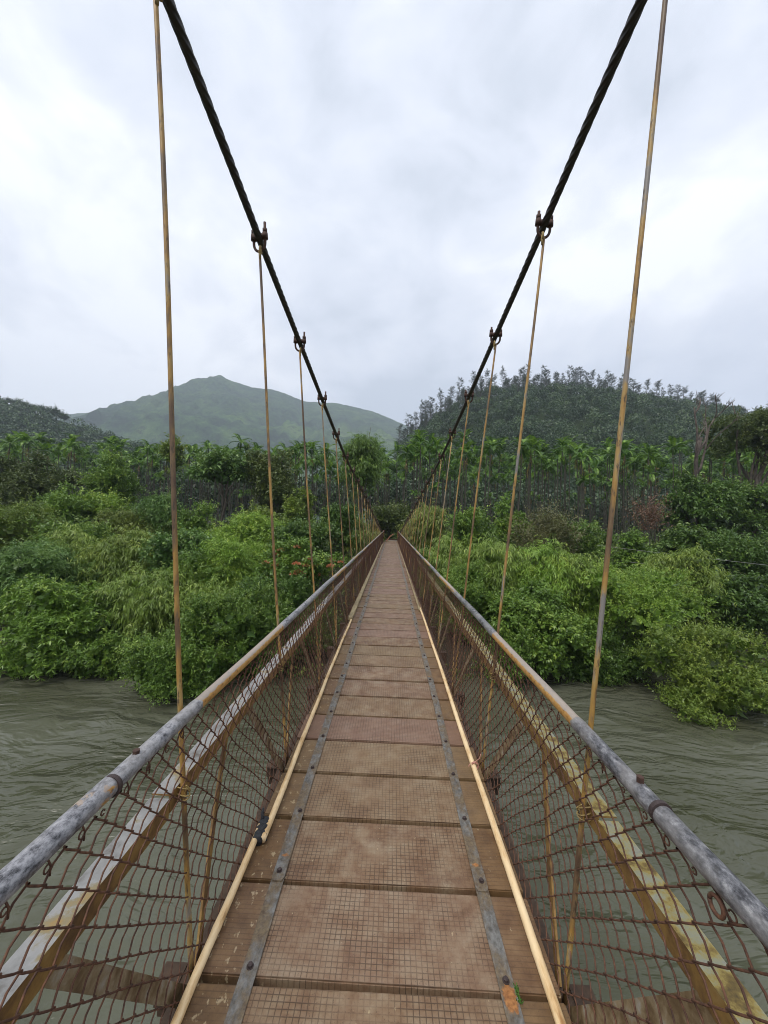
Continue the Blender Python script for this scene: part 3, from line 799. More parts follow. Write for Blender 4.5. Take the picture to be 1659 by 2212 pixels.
def foliage(seed, lobes, sp, scale=1.0, cover=1.0, cap=42000):
    S = SPEC[sp]; r = np.random.default_rng(seed)
    C = lobes[:, :3]; RR = lobes[:, 3:6]
    area = (RR[:, 0] * RR[:, 2]) * 4 * math.pi * 0.7
    L = S['L'] * scale; w = S['w'] * scale
    nleaf = min(cap, int(cover * S['cover'] * area.sum() / (L * w * 0.55)))
    nt = max(20, nleaf // S['nl'])
    li = r.choice(len(C), nt, p=area / area.sum())
    K = S.get('clumps', 11)
    sub = rdir(r, len(C) * K).reshape(len(C), K, 3)
    sub[..., 2] = np.where(sub[..., 2] < -0.4, -sub[..., 2], sub[..., 2])
    subr = r.uniform(0.86, 1.24, (len(C), K)); subt = r.random((len(C), K))
    ki = r.integers(0, K, nt)
    d = sub[li, ki] + 0.23 * r.normal(size=(nt, 3)); d /= np.linalg.norm(d, axis=1)[:, None]
    loose = r.random(nt) < 0.16
    d = np.where(loose[:, None], rdir(r, nt), d)
    d[:, 2] = np.where(d[:, 2] < -0.5, -d[:, 2], d[:, 2]); d[:, 2] *= S.get('flat', 1.0)
    rad = (1 - 0.40 * r.random(nt) ** 1.6) * np.where(loose, 0.82, subr[li, ki])
    p = C[li] + d * RR[li] * rad[:, None]
    # drop twigs buried in other lobes
    keep = np.ones(nt, bool)
    for k in range(len(C)):
        q = np.linalg.norm((p - C[k]) / RR[k], axis=1)
        keep &= ~((q < 0.58) & (li != k))
    p, d, li, ki = p[keep], d[keep], li[keep], ki[keep]; nt = len(p)
    ctone = r.random(len(C))
    ttone = 0.25 * ctone[li] + 0.40 * subt[li, ki] + 0.35 * r.random(nt)
    td = d + np.array((0, 0, S['up'])) + 0.5 * r.normal(size=(nt, 3)); td /= np.linalg.norm(td, axis=1)[:, None]
    tw = S['tw'] * scale * (0.55 + 0.6 * r.random(nt) + 1.1 * r.random(nt) ** 6)
    Vs, Ts = [], []
    nl = S['nl']
    for j in range(nl):
        if S.get('whorl'):
            f = 0.75 + 0.25 * r.random(nt)
        else:
            f = (j + r.random(nt)) / nl
        b = p + td * (tw * f)[:, None]
        if S.get('arch'): b = b - np.array((0, 0, 1.0)) * (S['arch'] * tw * f * f * 0.7)[:, None]
        side = rdir(r, nt); side -= (side * td).sum(1)[:, None] * td; side /= np.linalg.norm(side, axis=1)[:, None]
        ld = side * 0.9 + td * (0.35 if S.get('whorl') else 0.55) + np.array((0, 0, -0.25 * (1 if S['droop'] > 0.12 else 0)))
        if S.get('arch', 0) > 0.8: ld = ld + np.array((0, 0, -0.75))
        up = np.array((0, 0, 1.0)) + 0.55 * r.normal(size=(nt, 3))
        Vs.append(leaf_quads(b, ld, up, L * (0.5 + 0.9 * r.random(nt)), w * r.uniform(0.7, 1.25, nt), S['droop']))
        Ts.append(0.72 * ttone + 0.28 * r.random(nt))
    # leafy shoots standing out of the crown
    if S.get('shoots', 1):
        ns = len(C) * 5
        sl = r.integers(0, len(C), ns); sd_ = rdir(r, ns); sd_[:, 2] = np.abs(sd_[:, 2]) * 1.2 + 0.1
        sd_ /= np.linalg.norm(sd_, axis=1)[:, None]
        sb = C[sl] + sd_ * RR[sl] * 0.9
        sdir = sd_ + np.array((0, 0, 0.5)) + 0.3 * r.normal(size=(ns, 3)); sdir /= np.linalg.norm(sdir, axis=1)[:, None]
        slen = S['tw'] * scale * r.uniform(1.2, 2.6, ns); stn = r.random(ns)
        for j in range(16):
            f = (j + r.random(ns)) / 16
            b = sb + sdir * (slen * f)[:, None] - np.array((0, 0, 1.0)) * (S.get('arch', 0.12) * slen * f * f * 0.6)[:, None]
            side = rdir(r, ns); side -= (side * sdir).sum(1)[:, None] * sdir; side /= np.linalg.norm(side, axis=1)[:, None]
            ld = side + sdir * 0.6 - np.array((0, 0, 0.6 if S.get('arch', 0) > 0.8 else 0.0))
            Vs.append(leaf_quads(b, ld, np.array((0, 0, 1.0)) + 0.5 * r.normal(size=(ns, 3)), L * r.uniform(0.65, 1.15, ns), w * r.uniform(0.75, 1.2, ns), S['droop']))
            Ts.append(0.25 + 0.5 * stn + 0.25 * r.random(ns))
    # oversized filler blades added in the depth of each lobe to block light
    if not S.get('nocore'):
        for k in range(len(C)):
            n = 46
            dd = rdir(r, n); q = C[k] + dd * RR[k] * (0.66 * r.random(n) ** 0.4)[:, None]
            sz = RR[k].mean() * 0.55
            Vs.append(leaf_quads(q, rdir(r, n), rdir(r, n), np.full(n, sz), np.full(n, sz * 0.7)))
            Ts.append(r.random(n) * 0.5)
    return np.concatenate(Vs), np.concatenate(Ts)

def lobes_for(seed, c, rx, ry, rz, n, kind='round'):
    r = np.random.default_rng(seed); out = []
    n = int(n * 1.9)
    for i in range(n):
        d = rdir(r, 1)[0]
        if kind == 'dome': d[2] = abs(d[2]) * 0.9 - 0.15
        elif d[2] > 0.3: d[:2] *= 1.15
        big = i < 3
        lr = r.uniform(0.40, 0.55) if big else r.uniform(0.15, 0.36)
        f = r.uniform(0.1, 0.5) if big else r.uniform(0.75, 1.08)
        cc = np.array(c) + d * np.array((rx, ry, rz)) * max(0.0, 1 - lr * 0.9) * f
        q = np.array((rx, ry, rz)) * lr
        m = 0.5 * (rx + rz) * lr
        q = 0.4 * q + 0.6 * np.array((m, m, m * 0.85))
        out.append(list(cc) + list(q * r.uniform(0.8, 1.2, 3)))
    return np.array(out)

def wood_mesh(seed, base, tips, r0, m, name):
    """a tapered trunk with limbs reaching towards the given points"""
    r = random.Random(seed); mb = MB()
    base = np.array(base); top = np.mean(tips, axis=0); top = base + (top - base) * 0.75
    n = 9; t = np.linspace(0, 1, n)[:, None]
    pts = base + (top - base) * t
    pts[:, 0] += r0 * 1.5 * np.sin(t[:, 0] * 4 + seed); pts[:, 1] += r0 * 1.2 * np.sin(t[:, 0] * 3 + seed * 2)
    mb.tube(pts, r0 * (1.0 - 0.6 * t[:, 0]), 8, True)
    for tip in tips:
        k = r.randint(3, n - 2); a = pts[k]; b = np.array(tip)
        q = [a + (b - a) * s + np.array((r.uniform(-1, 1), r.uniform(-1, 1), r.uniform(0, 1))) * r0 * 1.5 * math.sin(math.pi * s) for s in np.linspace(0, 1, 6)]
        mb.tube(q, r0 * np.linspace(0.5, 0.10, 6), 6, True)
    return mb.mesh(name, m, smooth=True)

M_bark = mat_mottled('bark', [(0.3, (0.035, 0.028, 0.020)), (0.7, (0.11, 0.09, 0.07))], 3, rough=0.9, bump=0.6, bdist=0.03)
M_greybark = mat_mottled('grey_bark', [(0.3, (0.045, 0.034, 0.028)), (0.7, (0.15, 0.12, 0.10))], 3, rough=0.9, bump=0.6, bdist=0.03)
M_palebark = mat_mottled('pale_bark', [(0.3, (0.10, 0.085, 0.075)), (0.7, (0.24, 0.21, 0.19))], 2, rough=0.9, bump=0.6, bdist=0.03)
LM = {
    'bright':  mat_leaf('leaf_bright', (0.070, 0.140, 0.018), (0.152, 0.270, 0.034), (0.348, 0.464, 0.070)),
    'mid':     mat_leaf('leaf_mid', (0.051, 0.112, 0.017), (0.128, 0.224, 0.032), (0.304, 0.405, 0.065)),
    'dark':    mat_leaf('leaf_dark', (0.032, 0.076, 0.014), (0.080, 0.151, 0.026), (0.193, 0.280, 0.049)),
    'lime':    mat_leaf('leaf_lime', (0.084, 0.152, 0.022), (0.185, 0.273, 0.042), (0.370, 0.441, 0.100)),
    'limegr':  mat_leaf('leaf_limegreen', (0.088, 0.175, 0.022), (0.200, 0.329, 0.041), (0.433, 0.532, 0.086)),
    'blue':    mat_leaf('leaf_bluish', (0.048, 0.112, 0.024), (0.119, 0.217, 0.049), (0.273, 0.379, 0.097)),
    'olive':   mat_leaf('leaf_olive', (0.073, 0.115, 0.019), (0.168, 0.217, 0.037), (0.336, 0.364, 0.070)),
    'yellow':  mat_leaf('leaf_yellowish', (0.070, 0.129, 0.018), (0.162, 0.235, 0.034), (0.324, 0.381, 0.060)),
    'brown':   mat_leaf('leaf_brownish', (0.055, 0.060, 0.022), (0.115, 0.118, 0.042), (0.220, 0.210, 0.080)),
    'greyish': mat_leaf('leaf_greyish', (0.038, 0.064, 0.016), (0.088, 0.123, 0.030), (0.176, 0.203, 0.054)),
    'orange':  mat_leaf('flower_orange', (0.48, 0.16, 0.07), (0.60, 0.25, 0.12), (0.66, 0.36, 0.20)),
    'red':     mat_leaf('leaf_dry_red', (0.100, 0.050, 0.030), (0.160, 0.085, 0.050), (0.220, 0.140, 0.070)),
    'palm':    mat_leaf('palm_frond', (0.022, 0.062, 0.011), (0.063, 0.147, 0.018), (0.251, 0.405, 0.044), trans=0.22),
    'palmdry': mat_leaf('palm_dry', (0.140, 0.100, 0.040), (0.240, 0.170, 0.060), (0.340, 0.240, 0.070)),
    'casu':    mat_leaf('casuarina_needles', (0.026, 0.042, 0.026), (0.046, 0.066, 0.038), (0.080, 0.105, 0.055)),
    'wood':    mat_leaf('forest_leaves', (0.016, 0.037, 0.014), (0.041, 0.083, 0.027), (0.103, 0.160, 0.050), trans=0.15),
    'under':   mat_leaf('undergrowth_leaves', (0.040, 0.073, 0.015), (0.081, 0.129, 0.026), (0.167, 0.206, 0.038)),
    'banana':  mat_leaf('banana_leaf', (0.100, 0.170, 0.090), (0.160, 0.250, 0.130), (0.240, 0.330, 0.180)),
}

def plant(name, cat, label, x0, x1, yt, yb, Y, sp, mat, n=9, kind='round', depth=0.8, scale=1.0, cover=1.0, trunk=0.06, seed=None, group=None, toground=True, cap=42000, bark=None):
    seed = seed or (abs(hash((round(x0), round(yt), round(Y)))) % 100000)
    a = at((x0 + x1) / 2, (yt + yb) / 2, Y); top = at((x0 + x1) / 2, yt, Y)[2]; bot = at((x0 + x1) / 2, yb, Y)[2]
    rx = (x1 - x0) / 2 * Y / PF * (1.16 if cat in ('bush', 'bamboo', 'shrub') else 1.0)
    gx, gy = a[0], Y + rx * depth * 0.35
    gz = float(ground_z(gx, gy))
    if toground: bot = min(bot, max(gz, bot - 2.0))
    rz = (top - bot) / 2; cz = (top + bot) / 2; ry = rx * depth
    base = np.array((gx, gy, min(gz, bot + 0.1)))
    root = empty(name, base)
    tag(root, label, cat, group)
    lb = lobes_for(seed, np.array((gx, gy, cz)) - base, rx, ry, rz, n, kind)
    sc = scale * max(1.0, (Y / 17.0)) ** 0.75
    V, T = foliage(seed, lb, sp, sc, cover, cap)
    link('crown' if cat == 'tree' else 'foliage', foliage_mesh('crown' if cat == 'tree' else 'foliage', V, T, LM[mat]), root)
    tips = [lb[i % len(lb), :3] * (1.0 if i < 4 else 1.16) for i in range(min(9, n))]
    link('trunk' if cat == 'tree' else 'stems', wood_mesh(seed, (0, 0, -0.3), tips, trunk * max(1, rz / 1.5), bark or M_bark, 'trunk'), root)
    return root, lb, base, sc

# --- left bank, from the water's edge up
plant('bush', 'bush', 'bright green bush with whorled leaves hanging over the water at left edge', -40, 178, 1262, 1518, 16.4, 'whorl', 'bright', 13, seed=101, scale=1.1)
plant('bush', 'bush', 'low dark bush with bright lower shoots beside the whorled bright green bush', 150, 268, 1375, 1530, 16.2, 'whorl', 'mid', 8, seed=102, scale=0.9)
plant('bush', 'bush', 'dense small leaved dark bush dipping into the river left of the rail', 275, 440, 1350, 1565, 14.8, 'small', 'mid', 12, seed=103)
plant('bush', 'bush', 'small leaved dark green bush behind the leftmost tall hanger rods', 395, 600, 1258, 1530, 16.6, 'small', 'mid', 13, seed=104)
plant('bush', 'bush', 'dark green bush between the whorled bush and the small leaved bush', 120, 300, 1300, 1450, 18.0, 'fern', 'dark', 10, seed=105)
plant('bush', 'bush', 'dark lower bush close under the left netting', 540, 700, 1290, 1440, 17.5, 'small', 'dark', 9, seed=106)
plant('bamboo_clump', 'bamboo', 'lime green drooping bamboo clump just above the small leaved dark bush', 235, 420, 1240, 1375, 18.5, 'bamboo', 'lime', 10, seed=107)
plant('bamboo_clump', 'bamboo', 'lime green bamboo fringe right of the first left hanger rod', 400, 525, 1255, 1380, 19.0, 'bamboo', 'lime', 8, seed=108)
plant('bush', 'bush', 'bluish feathery bush at left edge above the whorled bush', -60, 170, 1178, 1300, 20.5, 'fern', 'blue', 11, seed=109)
plant('bamboo_clump', 'bamboo', 'yellowish drooping bamboo clump in the middle of left bank', 95, 215, 1138, 1270, 23.5, 'bamboo', 'lime', 9, seed=110)
plant('bamboo_clump', 'bamboo', 'pale bamboo clump with straw coloured tips beside the first hanger rod', 200, 320, 1140, 1275, 23.0, 'bamboo', 'yellow', 9, seed=111)
plant('bush', 'bush', 'bluish broad leaved bush right of the straw tipped bamboo', 318, 442, 1132, 1260, 23.0, 'broad', 'blue', 9, seed=112, scale=0.85)
plant('bush', 'bush', 'vine covered lime mound left of the orange flowering shrub', 432, 600, 1165, 1290, 21.5, 'fern', 'limegr', 10, seed=113)
fl, flb, flbase, flsc = plant('flowering_shrub', 'shrub', 'dark leaved shrub dotted with orange flower heads beside left rail', 562, 722, 1156, 1285, 20.5, 'broad', 'mid', 10, seed=114, scale=0.8)
r_ = np.random.default_rng(7); Vs = []
for k in range(64):
    li = r_.integers(len(flb)); d = rdir(r_, 1)[0]; d[2] = abs(d[2]); d[1] = -abs(d[1])
    c = flb[li, :3] + d * flb[li, 3:6] * 1.12
    n = 26; dd = rdir(r_, n); dd[:, 2] = np.abs(dd[:, 2]) * 0.7
    Vs.append(leaf_quads(c + dd * 0.09, dd, rdir(r_, n), np.full(n, 0.14), np.full(n, 0.075)))
Vs = np.concatenate(Vs); link('flower_heads', foliage_mesh('flower_heads', Vs, r_.random(len(Vs) // 4), LM['orange']), fl)
plant('bush', 'bush', 'dark green bush below the orange flowering shrub', 520, 690, 1238, 1370, 18.8, 'small', 'dark', 10, seed=115)
plant('bush', 'bush', 'pale leafy thicket on the rise left of the flowering shrub', 440, 610, 1118, 1200, 28.0, 'fern', 'limegr', 9, seed=116)
plant('bush', 'bush', 'rounded yellow green bush in front of the palm trunks', 498, 600, 1089, 1165, 32.0, 'broad', 'yellow', 9, 'dome', seed=117, scale=0.8)
plant('bush', 'bush', 'olive coloured airy bush above the yellowish bamboo', 195, 325, 1090, 1185, 28.5, 'small', 'olive', 10, seed=118)
plant('tree', 'tree', 'small dark bushy tree at far left before the palms', 75, 165, 1040, 1150, 33.0, 'tree', 'mid', 9, seed=119, scale=0.8)
plant('tree', 'tree', 'flat topped green tree left of the first hanger rod', 162, 275, 1055, 1120, 36.0, 'tree', 'limegr', 9, 'dome', seed=120, scale=0.8)
plant('bush', 'bush', 'bluish shrub thicket beside the first hanger rod before the palm trunks', 282, 392, 1074, 1160, 30.5, 'fern', 'blue', 9, seed=121)
plant('bush', 'bush', 'yellow green feathery bush at left edge halfway up the bank', -70, 85, 1068, 1190, 26.5, 'fern', 'yellow', 9, seed=122)
plant('bush', 'bush', 'mid green upright bush right of the first hanger rod', 385, 450, 1088, 1175, 30.0, 'tree', 'mid', 8, seed=123, scale=0.7)
plant('bush', 'bush', 'large mid green bush in the middle of left thicket', 60, 200, 1115, 1225, 25.5, 'tree', 'mid', 10, seed=124, scale=0.8)
plant('bush', 'bush', 'green thicket under the second left hanger rod', 330, 480, 1195, 1300, 20.5, 'fern', 'mid', 10, seed=125)
plant('bush', 'bush', 'dark green thicket behind the flowering shrub', 590, 720, 1120, 1210, 26.0, 'tree', 'dark', 9, seed=126, scale=0.8)
plant('tree', 'tree', 'round dark green tree between the left hanger rods', 690, 765, 1062, 1170, 34.0, 'tree', 'dark', 9, seed=127, scale=0.7)
plant('tree', 'tree', 'brownish grey broad tree at left edge before the palms', -60, 130, 980, 1100, 45.0, 'tree', 'greyish', 12, seed=128, scale=0.8)
plant('tree', 'tree', 'leafy green tree with pointed top among left palms', 178, 275, 982, 1090, 42.0, 'tree', 'mid', 11, seed=129, scale=0.85)
plant('tree', 'tree', 'blue green umbrella shaped tree with layered leaves among left palms', 415, 540, 968, 1082, 44.0, 'layer', 'blue', 12, 'dome', seed=130, scale=0.75, trunk=0.10, toground=False)
plant('tree', 'tree', 'tall dark dense tree beside the umbrella shaped tree', 528, 632, 950, 1120, 45.0, 'tree', 'greyish', 12, seed=131, scale=0.8)
plant('tree', 'tree', 'thin tree with yellow flecked leaves behind left hanger rods', 615, 672, 1042, 1140, 42.0, 'broad', 'yellow', 8, seed=132, scale=0.7, cover=0.7)
plant('tree', 'tree', 'tall loose leaved tree rising over the palms behind left cable', 738, 815, 936, 1050, 53.0, 'bamboo', 'mid', 11, seed=133, scale=0.8)
plant('tree', 'tree', 'yellowish tree crown among the palms near the first hanger rod', 348, 392, 938, 1000, 52.0, 'broad', 'yellow', 7, seed=134, scale=0.7)
# --- beyond the far end of the deck
plant('bush', 'bush', 'dark bush right behind the far end of the deck', 795, 885, 1085, 1165, 43.0, 'tree', 'greyish', 9, seed=140, scale=0.8)
plant('bush', 'bush', 'pale reedy thicket left of the far end of the deck', 728, 812, 1120, 1215, 35.0, 'bamboo', 'olive', 9, seed=141, scale=0.8)
plant('bush', 'bush', 'pale reedy thicket right of the far end of the deck', 885, 955, 1085, 1200, 36.0, 'bamboo', 'olive', 9, seed=142, scale=0.8)
# --- right bank
plant('bamboo_clump', 'bamboo', 'lime green bamboo clump right beside the far rail', 908, 1010, 1160, 1300, 24.0, 'bamboo', 'lime', 10, seed=150, scale=0.9)
plant('bamboo_clump', 'bamboo', 'bright lime bamboo clump between the second and third right hanger rods', 1000, 1120, 1172, 1300, 21.5, 'bamboo', 'lime', 10, seed=151)
plant('bamboo_clump', 'bamboo', 'lime bamboo clump left of the near right hanger rod', 1105, 1230, 1180, 1300, 21.5, 'bamboo', 'limegr', 10, seed=152)
plant('bamboo_clump', 'bamboo', 'pale yellow green bamboo clump behind the near right hanger rod', 1215, 1330, 1185, 1300, 21.5, 'bamboo', 'lime', 10, seed=153)
plant('bush', 'bush', 'big leafy bush on right bank left of the near hanger rod', 1075, 1285, 1262, 1505, 18.2, 'broad', 'mid', 14, seed=154, scale=0.75)
plant('bush', 'bush', 'big bright leaved bush on right bank right of the near hanger rod', 1275, 1535, 1212, 1420, 19.3, 'small', 'limegr', 16, seed=155, scale=1.1)
plant('bush', 'bush', 'yellowish small leaved bush overhanging the water at right edge', 1440, 1690, 1350, 1566, 15.2, 'small', 'yellow', 14, seed=156)
plant('bush', 'bush', 'small dark bush just outside the right rail', 1070, 1140, 1340, 1435, 17.2, 'small', 'mid', 7, seed=157)
plant('bush', 'bush', 'shaded dark bush at the waterline between the big right bushes', 1200, 1420, 1370, 1510, 18.6, 'small', 'dark', 11, seed=158)
plant('bush', 'bush', 'dark broad bush at right edge behind the overhanging bush', 1510, 1720, 1235, 1400, 22.5, 'broad', 'dark', 12, seed=159, scale=0.8)
plant('bush', 'bush', 'mid green bush under the right bamboo clumps beside the rail', 945, 1090, 1235, 1390, 20.0, 'small', 'mid', 11, seed=160)
plant('bush', 'bush', 'light green shrub on right bank crest behind the near hanger rod', 1322, 1420, 1150, 1235, 29.0, 'broad', 'mid', 8, seed=161, scale=0.7)
plant('bush', 'bush', 'pale yellow topped bush at right edge under the overhead wires', 1420, 1600, 1195, 1300, 23.5, 'bamboo', 'yellow', 10, seed=162, scale=0.9)
plant('bush', 'bush', 'dark thicket at right edge beside the domed tree', 1560, 1720, 1140, 1270, 28.0, 'tree', 'dark', 11, seed=163, scale=0.8)
plant('tree', 'tree', 'domed dark green tree at the right before the palms', 1440, 1580, 1120, 1245, 30.5, 'layer', 'dark', 12, 'dome', seed=164, scale=0.6)
plant('tree', 'tree', 'tall ivy clad dark tree behind the domed tree', 1462, 1600, 992, 1160, 40.0, 'layer', 'dark', 14, seed=165, scale=0.6)
plant('bush', 'bush', 'sparse olive brown twiggy shrub before the palm trunks', 1130, 1255, 1112, 1205, 30.0, 'sparse', 'brown', 10, seed=166, cover=1.1)
plant('bush', 'bush', 'green shrub between the third and fourth right hanger rods', 975, 1075, 1098, 1195, 32.0, 'tree', 'mid', 9, seed=167, scale=0.8)
plant('pepper_vine', 'vine', 'bright pepper vine column climbing a palm trunk, tallest of the three', 1078, 1112, 1072, 1165, 39.0, 'broad', 'bright', 7, seed=168, scale=0.6)
plant('pepper_vine', 'vine', 'bright rounded pepper vine column right of the second hanger rod', 1108, 1150, 1106, 1170, 38.0, 'broad', 'bright', 7, seed=169, scale=0.6)
plant('pepper_vine', 'vine', 'pepper vine column left of the third right hanger rod', 996, 1034, 1088, 1160, 39.0, 'broad', 'limegr', 7, seed=170, scale=0.6)
plant('bush', 'bush', 'dry reddish shrub among the right palm trunks', 1382, 1420, 1094, 1126, 38.0, 'sparse', 'red', 6, seed=171, cover=0.9)
plant('bush', 'bush', 'green undergrowth bush beneath the right palm trunks', 1180, 1330, 1130, 1210, 33.0, 'tree', 'mid', 9, seed=172, scale=0.7, cover=0.8)
plant('tree', 'tree', 'tall dark tree with brown green crown at right edge', 1560, 1740, 866, 1010, 45.0, 'tree', 'greyish', 12, seed=173, scale=0.7, cover=0.55, trunk=0.16, toground=False)
plant('tree', 'tree', 'dim shrubby tree under the dark tree at right edge', 1560, 1700, 1040, 1160, 42.0, 'tree', 'dark', 10, seed=174, scale=0.8)

# bare tree
def bare_tree():
    base = at(1505, 1120, 48); base[2] = float(ground_z(base[0], 48))
    root = empty('bare_tree', base); tag(root, 'leafless grey brown tree with crooked limbs above the right palms', 'tree')
    r = random.Random(4); mb = MB()
    def grow(p, d, L, rad, lev):
        n = 7; pts = [p]
        for i in range(n):
            d = _n(d + np.array((r.uniform(-1, 1), r.uniform(-1, 1), r.uniform(-0.4, 0.8))) * 0.22)
            pts.append(pts[-1] + d * L / n)
        mb.tube(pts, np.linspace(rad, rad * 0.5, n + 1), 7, True)
        if lev < 4:
            for i in range(r.randint(2, 3) if lev else 4):
                k = r.randint(3, n); a = r.uniform(0, 6.28)
                nd = _n(d * 1.0 + np.array((math.cos(a), math.sin(a) * 0.6, r.uniform(-0.1, 0.6))) * 0.55)
                grow(pts[k], nd, L * r.uniform(0.34, 0.5), rad * 0.46, lev + 1)
    H = at(1492, 850, 48)[2] - base[2]
    grow(np.array((0, 0, -0.3)), np.array((-0.02, 0, 1.0)), H * 0.74, 0.30, 0)
    link('trunk', mb.mesh('trunk', M_greybark, smooth=True), root)
bare_tree()

# undergrowth on the banks: ground cover
def undergrowth():
    r = np.random.default_rng(77); n = 2600
    x = r.uniform(-48, 48, n); y = shore(x) + np.abs(r.uniform(-0.3, 36, n)) - 0.2
    ok = (np.abs(x) > 1.6) | (y > 42); x, y = x[ok], y[ok]; n = len(x)
    z = ground_z(x, y); Vs, Ts = [], []
    h = r.uniform(0.5, 1.1, n) + 1.1 * np.clip((y - shore(x)) / 8, 0, 1) * r.random(n); tn = r.random(n)
    for j in range(56):
        d = rdir(r, n); d[:, 2] = np.abs(d[:, 2])
        b = np.stack([x, y, z], -1) + d * np.stack([h * 1.1, h * 1.1, h], -1) * r.uniform(0.3, 1, n)[:, None]
        s = r.uniform(0.16, 0.34, n)
        Vs.append(leaf_quads(b, d + 0.6 * r.normal(size=(n, 3)), np.array((0, 0, 1.0)) + 0.6 * r.normal(size=(n, 3)), s, s * 0.4, 0.1)); Ts.append(0.6 * tn + 0.4 * r.random(n))
    o = link('undergrowth', foliage_mesh('undergrowth', np.concatenate(Vs), np.concatenate(Ts), LM['under']))
    tag(o, 'low leafy undergrowth covering the river bank', 'undergrowth', kind='stuff')
undergrowth()

# ------------------------------------------------------------------ areca palms
def palm_crown(seed, nf=9, leafl=0.66, detail=18):
    r = np.random.default_rng(seed); Vs, Ts = [], []
    for f in range(nf):
        az = f * 2.399 + r.uniform(-0.3, 0.3); el = R(r.uniform(20, 85)) if f > 3 else R(r.uniform(-25, 25))
        L = r.uniform(1.5, 2.15); n = detail
        t = np.linspace(0.08, 1, n)
        hd = np.array((math.cos(az), math.sin(az), 0.0))
        ang = el - t * t * R(r.uniform(60, 95))
        ds = L / n
        p = np.cumsum(np.stack([np.cos(ang) * hd[0], np.cos(ang) * hd[1], np.sin(ang)], -1) * ds, axis=0)
        tang = np.gradient(p, axis=0); tang /= np.linalg.norm(tang, axis=1)[:, None]
        sd = np.cross(tang, (0, 0, 1.0)); sd /= (np.linalg.norm(sd, axis=1)[:, None] + 1e-9)
        nr = np.cross(sd, tang)
        for sgn in (-1, 1):
            d = sd * sgn * 0.8 + tang * 0.75 + nr * 0.28 + np.array((0, 0, -0.12))
            ln = leafl * np.sin(np.clip(t * 0.85 + 0.12, 0, 1) * math.pi) ** 0.6 * r.uniform(0.85, 1.15, n)
            Vs.append(leaf_quads(p, d, nr + 0.2 * r.normal(size=(n, 3)), ln, np.full(n, 0.105), 0.22))
            Ts.append(np.clip(0.10 + 0.55 * r.random() + 0.25 * r.random(n) + (0.15 if el > R(60) else 0), 0, 1))
        Vs.append(leaf_quads(p[::3], tang[::3], nr[::3], np.full(len(p[::3]), L / 3.2), np.full(len(p[::3]), 0.05)))
        Ts.append(np.full(len(p[::3]), 0.7))
    return np.concatenate(Vs), np.concatenate(Ts)
def palm_dry(seed):
    r = np.random.default_rng(seed); Vs, Ts = [], []
    for f in range(2):
        az = r.uniform(0, 6.28); n = 16
        b = np.stack([np.cos(az) * np.linspace(0.08, 0.25, n), np.sin(az) * np.linspace(0.08, 0.25, n), -np.linspace(0.1, 1.2, n)], -1)
        d = np.array((0, 0, -1.0)) + 0.45 * r.normal(size=(n, 3))
        Vs.append(leaf_quads(b, d, rdir(r, n), r.uniform(0.3, 0.6, n), np.full(n, 0.06))); Ts.append(r.random(n))
    return np.concatenate(Vs), np.concatenate(Ts)
t = NT('palm_trunk')
z = t.sep(t.objc())[2]
ringv = t.math('FRACT', t.math('MULTIPLY', z, 3.6))
c = t.ramp(t.noise(4, 5, 0.6), [(0.3, (0.020, 0.020, 0.012)), (0.55, (0.050, 0.047, 0.032)), (0.8, (0.12, 0.11, 0.08))])
c = t.mix(t.ramp(ringv, [(0.80, 0.0), (0.9, 0.35)]), c, (0.06, 0.056, 0.042))
t.bsdf(c, 0.9); M_ptrunk = t.m
M_shaft = mat_mottled('palm_crownshaft', [(0.3, (0.045, 0.085, 0.03)), (0.7, (0.10, 0.16, 0.05))], 4, rough=0.5)

palms = []
NV = 7
for v in range(NV):
    r2 = random.Random(v + 50); H = [13.2, 14.2, 12.4, 15.0, 13.6, 14.6, 11.4][v]
    tr = MB(); zz = np.linspace(0, H, 16); b = r2.uniform(-0.35, 0.35)
    pts = np.stack([b * np.sin(zz / H * 2.4), 0.6 * b * np.sin(zz / H * 2.9 + 1) - 0.6 * b * math.sin(1), zz], -1)
    tr.tube(pts, np.interp(zz, [0, 0.6, H], [0.115, 0.085, 0.065]), 7, True)
    off = pts[-1]
    tm = tr.mesh('trunk', M_ptrunk, smooth=True)
    sh = MB(); sh.tube([off, off + (0, 0, 0.45), off + (0, 0, 0.9)], [0.075, 0.085, 0.05], 8, True)
    sm = sh.mesh('crownshaft', M_shaft, smooth=True)
    V, T = palm_crown(v + 900, 11 + v % 3); cm = foliage_mesh('crown', V + off + (0, 0, 0.75), T, LM['palm'])
    V2, T2 = palm_dry(v + 40); dm = foliage_mesh('dry_frond', V2 + off, T2, LM['palmdry']) if v % 2 == 0 else None
    palms.append((tm, sm, cm, dm, V + off + (0, 0, 0.75), T, H))
def put_palm(x, y, v, sc, rz, label='slender areca palm in the dense palm grove across the river', group='areca palms of the grove'):
    tm, sm, cm, dm = palms[v][:4]
    root = empty('areca_palm', (x, y, float(ground_z(x, y)) - 0.1)); root.scale = (1, 1, sc) if False else (sc, sc, sc); root.rotation_euler = (0, 0, rz)
    tag(root, label, 'palm', group)
    link('trunk', tm, root); link('crownshaft', sm, root); link('crown', cm, root)
    if dm: link('dry_frond', dm, root)
r_ = np.random.default_rng(21)
cnt = 0; pts_used = []
tries = 0
